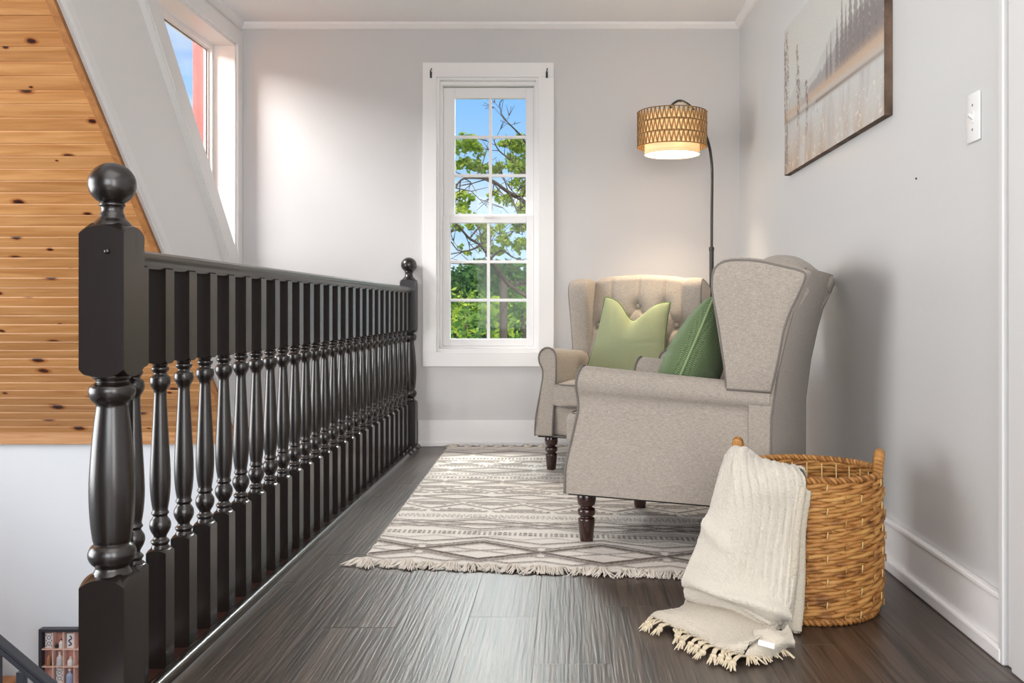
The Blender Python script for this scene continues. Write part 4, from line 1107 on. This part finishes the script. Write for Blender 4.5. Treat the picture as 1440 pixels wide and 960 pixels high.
C = mixc(C, [.22, .14, .10], np.exp(-((v-sb+.045+.03*u)/.014)**2)*(.45+.4*(u > .4)))
wat = np.clip((sb-.06-v)*30, 0, 1)
C = mixc(C, [.60, .60, .58], wat*.75); C = mixc(C, [.42, .38, .37], wat*np.clip(fb(u, v, 26, 3, 21)-.45, 0, 1)*1.6)
C = mixc(C, [.46, .27, .13], np.clip(.30-v, 0, 1)*3.6*fb(u, v, 24, 10, 31)*np.clip(1.15-u*.8, 0, 1))
C = mixc(C, [.78, .70, .60], (fb(u, v, 60, 30, 41) > .72)*(v < .2)*.6)
for uc, ht in ((.015, .92), (.03, .85), (.06, .97), (.19, .80), (.17, .62), (.28, .52)):
    st_ = (np.abs(u-uc-.02*np.sin(v*5)) < .0018) & (v < ht)
    C = mixc(C, [.28, .20, .15], st_*.7)
    C = mixc(C, [.20, .14, .11], ((np.abs(u-uc-.02*np.sin(v*5)) < .014) & (v < ht) & (v > ht-.35) & (fb(u, v, 150, 60, 51) > .52))*.75)
for uc, vc in ((.31, .36), (.335, .365), (.37, .30), (.385, .32), (.42, .27)): C = mixc(C, [.2, .17, .16], np.exp(-((u-uc)/.003)**2-((v-vc)/.010)**2)*.8)
for uc, w_, h_ in ((.012, .010, .98), (.035, .006, .9)):
    C = mixc(C, [.17, .12, .10], ((np.abs(u-uc-.015*np.sin(v*7)) < w_*(1.2-v)) & (v < h_) & (fb(u, v, 120, 50, 61) > .42))*.8)
C *= (.94+.12*rg.random((nv, nu)))[..., None]*.95
pc = empty('canvas_picture', (xf, (py0+py1)/2, pz0), label='large canvas print of a misty lake with pines and reeds on the right wall', cat='picture')
A = np.stack([np.full_like(u, 0.0), py1-(py1-py0)*u-(py0+py1)/2, v*(pz1-pz0)], -1)
o = obj('print', gridmesh(A), attrmat('canvas_print', .55, bump=.0003, bscale=500), pc, smooth=True)
ca = o.data.color_attributes.new('Col', 'FLOAT_COLOR', 'POINT'); ca.data.foreach_set('color', np.concatenate([C, np.ones((nv, nu, 1))], -1).ravel())
bm = B(); box(bm, .0006, .0262, -(py1-py0)/2, (py1-py0)/2, 0, pz1-pz0); obj('stretched_edge', bm, mat('canvas_edge_wrap', (.13, .085, .06), .7, .2, var=.75, vscale=9), pc)

# ------------------------------------------------------------------ light switch, nail hole
sy = XW*FPX/(1371-VX); sw = empty('light_switch', (XW, sy, wz(165, sy)), label='white toggle light switch on the right wall below and beside the picture', cat='switch')
bm = B(); box(bm, -.006, 0, -.036, .036, -.060, .060, bev=.003, seg=2); obj('plate', bm, M['plastic'], sw, autos=40)
bm = B(); box(bm, -.0075, -.005, -.006, .006, -.014, .014, bev=.001); obj('toggle_surround', bm, M['plastic'], sw)
bm = B(); prism(bm, [(-.006, -.006), (-.018, .004), (-.016, .010), (-.006, .006)], 'y', -.004, .004); obj('toggle', bm, M['plastic'], sw)
for z in (-.030, .030):
    bm = B(); lathe(bm, [(.0001, 0), (.0034, 0), (.0034, .0012), (.0001, .0016)], 10); bm.transform(Matrix.Translation((-.0058, 0, z))@Matrix.Rotation(R(-90), 4, 'Y')); obj('screw', bm, M['hinge'], sw)
ny = XW*FPX/(1289-VX); bm = B(); lathe(bm, [(.0001, 0), (.0032, 0), (.003, .003), (.0001, .0035)], 8); bm.transform(Matrix.Rotation(R(-90), 4, 'Y'))
o = obj('nail', bm, M['black'], loc=(XW, ny, wz(251, ny))); tag(o, 'tiny dark nail head in the right wall between picture and switch', 'nail')

# ------------------------------------------------------------------ lower stair: handrail, balusters, steps along the far wall
st = empty('stair_balustrade', (-2.6, 4.6, -2.7), label='dark stair handrail with balusters descending at the lower left below the landing', cat='railing')
def stp(name, bm, m, loc=None):
    o = obj(name, bm, m); o.parent = st; o.location = (0, 0, 0) if loc is None else loc; return o
navy = mat('dark_blue_grey_stain', (.035, .036, .045), .35, .5)
ydep = 4.6; sl_ = (960-900)/(72.0-0)
hx0, hz0 = -3.55, None
def hz_at(x): px = VX+x*FPX/ydep; return CZ-(898+px*.84-VY)/FPX*ydep
bm = B()
x0, x1 = -3.9, -1.3
for off, hw in ((0, .028), (-.018, .034), (-.030, .026)):
    prism(bm, [(x0, hz_at(x0)+off), (x1, hz_at(x1)+off), (x1, hz_at(x1)+off-.03), (x0, hz_at(x0)+off-.02)], 'y', ydep-hw, ydep+hw)
bm.transform(Matrix.Translation((2.6, -4.6, 2.7))); stp('handrail', bm, navy)
k = 0; bm0 = B(); sqblock(bm0, .018, 0, .78, .004); b0 = None
x = x0+.06
while x < x1:
    zt_ = hz_at(x)-.07
    if b0 is None: b0 = stp('baluster', bm0, navy); o = b0
    else: o = b0.copy(); link(o); o.parent = st
    o.location = (x+2.6, 0, zt_-.78+2.7); x += .125
bm = B(); prism(bm, [(x0, hz_at(x0)-.82), (x1, hz_at(x1)-.82), (x1, hz_at(x1)-1.1), (x0, hz_at(x0)-1.1)], 'y', ydep-.02, ydep+.02); bm.transform(Matrix.Translation((2.6, -4.6, 2.7))); stp('stringer', bm, navy)
stw = empty('staircase', (-2.6, 5.0, -2.7), label='dark wooden steps descending behind the lower stair handrail', cat='stairs')
for i in range(15):
    xx = x0+.19*i; zz = hz_at(xx)-.88
    if zz < -2.65: break
    bm = B(); box(bm, xx+2.6, xx+.22+2.6, ydep+.03-5.0, YB-.075-5.0, zz-.035+2.7, zz+2.7, bev=.004); o = obj('step', bm, M['pinetrim']); o.parent = stw

# ------------------------------------------------------------------ shadow box with miniatures on the stairwell wall
yw = YB-.012
sx0, sx1, szt, szb = wx(52, yw-.06), wx(52, yw-.06)+.62, wz(886, yw-.06), wz(886, yw-.06)-.46
cw = .0615; ch = .1005
sbx = empty('shadow_box', ((sx0+sx1)/2, yw, szb), label='dark framed display box with pink-lined compartments on the lower wall behind the newel post', cat='display case')
ox, oz = (sx0+sx1)/2, szb
def sp(name, d, m, par=None):
    bm = B(); box(bm, d[0]-ox, d[1]-ox, d[2]-yw, d[3]-yw, d[4]-oz, d[5]-oz); o = obj(name, bm, m); o.parent = sbx; return o
pink = mat('pink_lined_wood', (.60, .30, .25), .7, .2, var=.15, vscale=6); pale = mat('pale_divider_wood', (.78, .55, .45), .6, .2)
fw = .016
sp('back_panel', (sx0, sx1, yw-.008, yw-.002, szb, szt), pink)
for d in ((sx0, sx0+fw, szb, szt), (sx1-fw, sx1, szb, szt), (sx0+fw, sx1-fw, szt-fw, szt), (sx0+fw, sx1-fw, szb, szb+fw)): sp('frame', (d[0], d[1], yw-.045, yw-.002, d[2], d[3]), navy)
colx = [sx0+fw+cw*i for i in range(1, 9)]
rowz = [szt-fw-ch*i for i in range(1, 5)]
for x in colx: sp('divider', (x-.0025, x+.0025, yw-.040, yw-.008, szb+fw, szt-fw), pale)
for z in rowz[:4]:
    if z > szb+fw: sp('shelf', (sx0+fw, sx1-fw, yw-.042, yw-.008, z-.003, z+.003), pale)
white2 = mat('printed_card', (.80, .78, .78), .6); blue = mat('dark_blue_print', (.10, .10, .17), .6); gl = mat('clear_bottle', (.62, .60, .60), .15, .6); amber = mat('amber_bottle', (.42, .19, .09), .2, .6); blk = mat('black_cap', (.02, .02, .025), .4)
def cell(c, r): return sx0+fw+cw*(c+.5), szt-fw-ch*(r+1)+.003
def card(c, r, label, kind):
    x, z = cell(c, r); t = empty('printed_card', (x, yw-.020, z), label=label, cat='card')
    bm = B(); box(bm, -.021, .021, -.001, .001, 0, .082); obj('card', bm, white2, t)
    bm = B()
    if kind == 0:
        for zc in (.024, .058):
            pts = [(.010*math.cos(a*.5236), -.002, zc+.010*math.sin(a*.5236)) for a in range(12)]; tube(bm, pts, .0018, n=4, closed=True)
        for xx in (-.015, .015):
            for zc in (.010, .041, .072): box(bm, xx-.002, xx+.002, -.0025, -.001, zc-.004, zc+.004)
    else:
        tube(bm, crom([(-.008, -.002, .012), (.006, -.002, .022), (-.008, -.002, .040), (.008, -.002, .054), (-.002, -.002, .070)], 5), .0045, n=5)
    obj('print', bm, blue, t)
def bottle(c, r, dx, h, rad, mt_, cap, label, name='miniature_bottle', cat='bottle'):
    x, z = cell(c, r); t = empty(name, (x+dx, yw-.026, z+.0005), label=label, cat=cat)
    bm = B(); lathe(bm, smoothprof([(rad*.9, 0), (rad, h*.08), (rad, h*.5), (rad*.85, h*.62), (rad*.38, h*.75), (rad*.35, h*.9)], 2), 14); obj('body', bm, mt_, t)
    bm = B(); lathe(bm, [(rad*.42, h*.88), (rad*.42, h), (rad*.1, h)], 12); obj('cap', bm, cap, t)
card(0, 0, 'small patterned card in the top left compartment of the display box', 0)
card(2, 0, 'small card with a dark swirl in the third compartment of the top row', 1)
bottle(1, 0, .012, .052, .011, white2, blk, 'white miniature jar in the second compartment of the top row')
bottle(1, 0, -.014, .026, .009, blk, blk, 'short black pot in the second compartment of the top row', 'miniature_pot', 'pot')
bottle(0, 1, .002, .074, .013, amber, amber, 'amber miniature bottle in the left compartment of the second row')
bottle(0, 1, .020, .026, .008, blk, blk, 'tiny black pot beside the amber bottle', 'miniature_pot', 'pot')
bottle(1, 1, .004, .080, .018, gl, white2, 'clear glass miniature jar in the second compartment of the second row')
bottle(2, 1, .004, .050, .016, white2, white2, 'white miniature jar in the third compartment of the second row')
bottle(3, 0, .006, .070, .010, pale, pale, 'slim pale miniature bottle in the fourth compartment of the top row')
bottle(3, 1, .004, .055, .012, white2, amber, 'white miniature bottle in the fourth compartment of the second row')
card(1, 2, 'small patterned card in the second compartment of the third row', 0)
bottle(2, 2, .0, .08, .02, mat('pale_blue_jar', (.35, .42, .60), .3), white2, 'pale blue miniature jar in the third compartment of the third row')

# ------------------------------------------------------------------ outdoors
bark = mat('bark', (.10, .075, .055), .9, .1, bump=.006, bscale=18, var=.3)
GZ = -3.4
bm = B(); box(bm, -60, 60, 6.2, 130, GZ-.2, GZ); o = obj('lawn', bm, mat('grass', (.10, .17, .035), .95, .1, var=.4, vscale=.6)); o['kind'] = 'structure'
def leaves(centers, per, size, seed, flat=.9):
    """centers: (x,y,z,r). Returns verts, faces of folded little leaves"""
    r = np.random.default_rng(seed); V = []; 
    tot = 0
    for (x, y, z, rad) in centers:
        n = int(per*rad*rad) if per > 50 else int(per)
        d = r.normal(size=(n, 3)); d /= np.linalg.norm(d, axis=1, keepdims=True); d *= (r.random((n, 1))**.45)*rad; d[:, 2] *= .72
        c = d+np.array([x, y, z]); a = r.normal(size=(n, 3)); a[:, 2] *= .6; a /= np.linalg.norm(a, axis=1, keepdims=True); b = np.cross(a, r.normal(size=(n, 3))); b /= np.linalg.norm(b, axis=1, keepdims=True)
        s = size*(.6+.8*r.random((n, 1)))
        nn = np.cross(a, b)
        V.append(np.stack([c-a*s, c+b*s*.55+nn*s*.12, c+a*s, c-b*s*.55+nn*s*.12], 1)); tot += n
    V = np.concatenate(V).reshape(-1, 3); F = np.arange(len(V)).reshape(-1, 4)
    return V, F
def npmesh(name, V, F, m, parent):
    me = bpy.data.meshes.new(name); me.vertices.add(len(V)); me.vertices.foreach_set('co', V.ravel()); me.loops.add(F.size); me.loops.foreach_set('vertex_index', F.ravel())
    me.polygons.add(len(F)); me.polygons.foreach_set('loop_start', np.arange(0, F.size, F.shape[1])); me.update(); me.validate(); me.materials.append(m)
    o = bpy.data.objects.new(name, me); link(o); o.parent = parent
    if parent is not None: o.matrix_parent_inverse = Matrix.Translation(-parent.location)
    return o
def opart(name, bm, m, par, **k):
    o = obj(name, bm, m, None, smooth=True); o.parent = par; o.matrix_parent_inverse = Matrix.Translation(-par.location); return o
lf_a = leafmat('maple_leaves', (.20, .33, .04), (.60, .68, .13)); lf_b = leafmat('bright_leaves', (.30, .44, .04), (.68, .76, .12)); lf_c = leafmat('dark_leaves', (.05, .115, .035), (.20, .34, .09)); lf_d = leafmat('mid_leaves', (.12, .25, .045), (.38, .54, .12))
# near tree: trunk stands to the right of the window, limbs reach across it
Tn = empty('broadleaf_tree', (.35, 11.0, GZ), label='open leafy tree nearest the window, its dark limbs crossing the sky', cat='tree', group='trees outside the window')
random.seed(21)
bm = B(); tube(bm, crom([(.35, 11.2, GZ), (.30, 11.1, -1.5), (.15, 11.0, .2), (-.15, 10.9, 1.0), (.05, 11, 2.2), (.2, 11, 3.6)], 6), [.20-.005*i for i in range(31)], n=10); opart('trunk', bm, bark, Tn)
def PX(px, py, Y): return P(px, py, Y)
limbs = [([(.1, 11, .6), PX(727, 408, 10.8), PX(706, 388, 10.6), PX(690, 364, 10.4), PX(676, 345, 10.2), PX(660, 335, 10.0), PX(645, 318, 9.8), PX(630, 305, 9.7)], .028),
         ([(.0, 10.9, 1.0), PX(750, 300, 10.7), PX(738, 284, 10.5), PX(715, 270, 10.3), PX(690, 253, 10.1), PX(668, 250, 10.0), PX(650, 252, 9.9), PX(640, 264, 9.8)], .030),
         ([(.15, 11, 2.2), PX(748, 210, 10.8), PX(732, 190, 10.6), PX(718, 176, 10.4), PX(706, 163, 10.3), PX(703, 148, 10.3)], .014),
         ([(.1, 11, 1.6), PX(740, 250, 10.9), PX(722, 228, 10.9), PX(702, 212, 10.8), PX(694, 196, 10.7)], .018),
         ([PX(715, 270, 10.3), PX(722, 285, 10.0), PX(728, 300, 9.8), PX(735, 330, 9.6)], .014),
         ([PX(690, 364, 10.4), PX(705, 352, 10.6), PX(722, 362, 10.8), PX(745, 368, 11)], .014),
         ([PX(676, 345, 10.2), PX(660, 352, 10.1), PX(645, 352, 10.0), PX(634, 340, 10.0)], .012)]
bm = B(); tips = []
for pts, r0 in limbs:
    c = crom(pts, 5); n = len(c); tube(bm, c, [r0*(1-.75*i/n) for i in range(n)], n=7)
    for i in range(3, n, 2):
        p = Vector(c[i]); d = Vector((random.uniform(-1, .6), random.uniform(-.8, .8), random.uniform(-.6, 1))).normalized(); L_ = random.uniform(.18, .5)
        q = [p, p+d*L_*.5+Vector((0, 0, random.uniform(-.05, .08))), p+d*L_]
        tube(bm, q, [r0*.25, r0*.16, .003], n=4)
        for k in range(2):
            d2 = (d+Vector((random.uniform(-.8, .8), random.uniform(-.5, .5), random.uniform(-.5, .8)))).normalized(); tube(bm, [q[1], q[1]+d2*L_*.6], [.006, .002], n=3)
opart('limbs', bm, bark, Tn)
cl_ = []
for (px, py, Y, r) in [(655, 212, 9.8, .20), (668, 205, 10.1, .15), (648, 228, 9.9, .13), (668, 228, 10.1, .16), (680, 238, 10.2, .10), (714, 205, 10.3, .14), (728, 200, 10.6, .14), (736, 215, 10.4, .20), (716, 232, 10.1, .20), (700, 238, 10.3, .13), (735, 240, 10.2, .20), (728, 255, 10.3, .12),
        (644, 282, 9.8, .15), (652, 296, 9.8, .16), (664, 278, 10, .08), (640, 272, 9.8, .08), (700, 276, 10, .08), (716, 282, 10, .12), (733, 290, 10.3, .15), (690, 274, 10.1, .07), (740, 265, 10.2, .12), (728, 298, 10.1, .10),
        (644, 316, 9.8, .10), (660, 315, 9.9, .08), (684, 322, 10, .14), (680, 340, 10.2, .12), (690, 348, 10.3, .14), (706, 335, 10.3, .14), (700, 318, 10.2, .10), (722, 345, 10.5, .12), (735, 322, 10.5, .17), (738, 345, 10.5, .14), (730, 312, 10.4, .10), (655, 352, 10, .07), (700, 354, 10.2, .08)]:
    x, y, z = P(px, py, Y+1.0); 
    for k in range(3): cl_.append((x+random.uniform(-.5, .5)*r, y+random.uniform(-.25, .25), z+random.uniform(-.5, .5)*r, r*.62))
for k in range(60): cl_.append((random.uniform(-.1, 2.4), random.uniform(10, 12.4), random.uniform(1.2, 4.2), .35))
for k in range(22): cl_.append((random.uniform(-3.2, -1.7), random.uniform(10, 12), random.uniform(1.2, 3.4), .25))
V_, F_ = leaves(cl_, 5200, .034, 3); o = npmesh('foliage', V_, F_, lf_a, Tn); o['kind'] = 'stuff'
# trees and shrubs further away
def far_tree(x, y, h, w, m, label, seed, lsz=.14, per=150, low=.15, name='broadleaf_tree', n=16):
    t = empty(name, (x, y, GZ), label=label, cat='tree' if h > 3 else 'shrub', group='trees outside the window'); rr = random.Random(seed)
    bm = B(); tube(bm, [(x, y, GZ), (x+.1, y, GZ+h*.4), (x, y, GZ+h*.85)], [w*.07, w*.05, .03], n=7); opart('trunk', bm, bark, t)
    cs = []
    for k in range(n):
        f = rr.random(); a = rr.uniform(0, 6.28); rad = w*.5*math.sqrt(rr.random())*(math.sin(math.pi*(.12+.80*f))**.6)
        cs.append((x+rad*math.cos(a), y+rad*math.sin(a), GZ+h*(low+(1-low)*f*.93), w*.20))
    V_, F_ = leaves(cs, per*1.0, lsz, seed); o = npmesh('foliage', V_, F_, m, t); o['kind'] = 'stuff'; return t
def at(px, py, Y): return P(px, py, Y)
far = [(624, 62, 384, 7, lf_c), (655, 54, 372, 6.5, lf_c), (690, 69, 374, 8, lf_c), (714, 47, 366, 5.5, lf_c), (742, 40, 371, 5, lf_c)]
labs = ['tall dark tree at the far left of the window view', 'dark distant tree behind the left lower panes', 'dark distant tree behind the middle of the window', 'dark distant tree behind the right lower panes', 'dark distant tree at the right edge of the window view', 'distant tree hidden right of the window', 'distant tree hidden left of the window']
for i, (px, Y, py, w, m) in enumerate(far):
    x, y, z = at(px, py, Y); far_tree(x, Y, z-GZ, w, m, labs[i], 40+i, lsz=.20, per=130, n=26, low=.02)
near = [(655, 25.5, 392, 2.6, lf_b, 'bright yellow-green tree in the left lower panes'), (640, 20.5, 428, 2.0, lf_d, 'mid green bush low in the left lower panes'), (684, 28.5, 420, 2.4, lf_d, 'mid green tree between the lower panes'), (735, 22.8, 392, 2.2, lf_d, 'green tree right of the utility pole'),
        (722, 18.3, 444, 1.6, lf_b, 'bright shrub low beside the utility pole'), (666, 16.2, 462, 1.5, lf_d, 'leafy shrub at the bottom of the window view'), (700, 32, 398, 3.0, lf_d, 'green tree behind the utility pole'), (632, 35.5, 396, 3, lf_c, 'dark green tree left of the bright tree'), (750, 28.0, 420, 3, lf_c, 'dark green tree right of the window view')]
for i, (px, Y, py, w, m, lb) in enumerate(near):
    x, y, z = at(px, py, Y); far_tree(x, Y, z-GZ, w, m, lb, 70+i, lsz=.085, per=200, n=22, low=.25)
up = empty('utility_pole', (at(708, 388, 17)[0], 17, GZ), label='weathered grey wooden utility pole among the trees outside', cat='pole')
bm = B(); tube(bm, [(0, 0, 0), (0, 0, at(708, 388, 17)[2]-GZ)], [.085, .07], n=12); obj('post', bm, mat('weathered_wood', (.15, .115, .09), .9, .1, var=.3, stretch=(1, 1, .1)), up, autos=50)
bm = B(); zc = at(708, 402, 17)[2]-GZ; tube(bm, [(0, 0, zc), (.45, -.05, zc+.02)], .02, n=6); obj('bracket', bm, bark, up)
bm = B()
for k in range(4): lathe(bm, [(.02, zc+.03), (.03, zc+.05), (.015, zc+.08), (.025, zc+.10), (.01, zc+.12)], 8, .12+.1*k, -.03)
obj('insulators', bm, mat('brown_ceramic', (.12, .05, .035), .3), up)
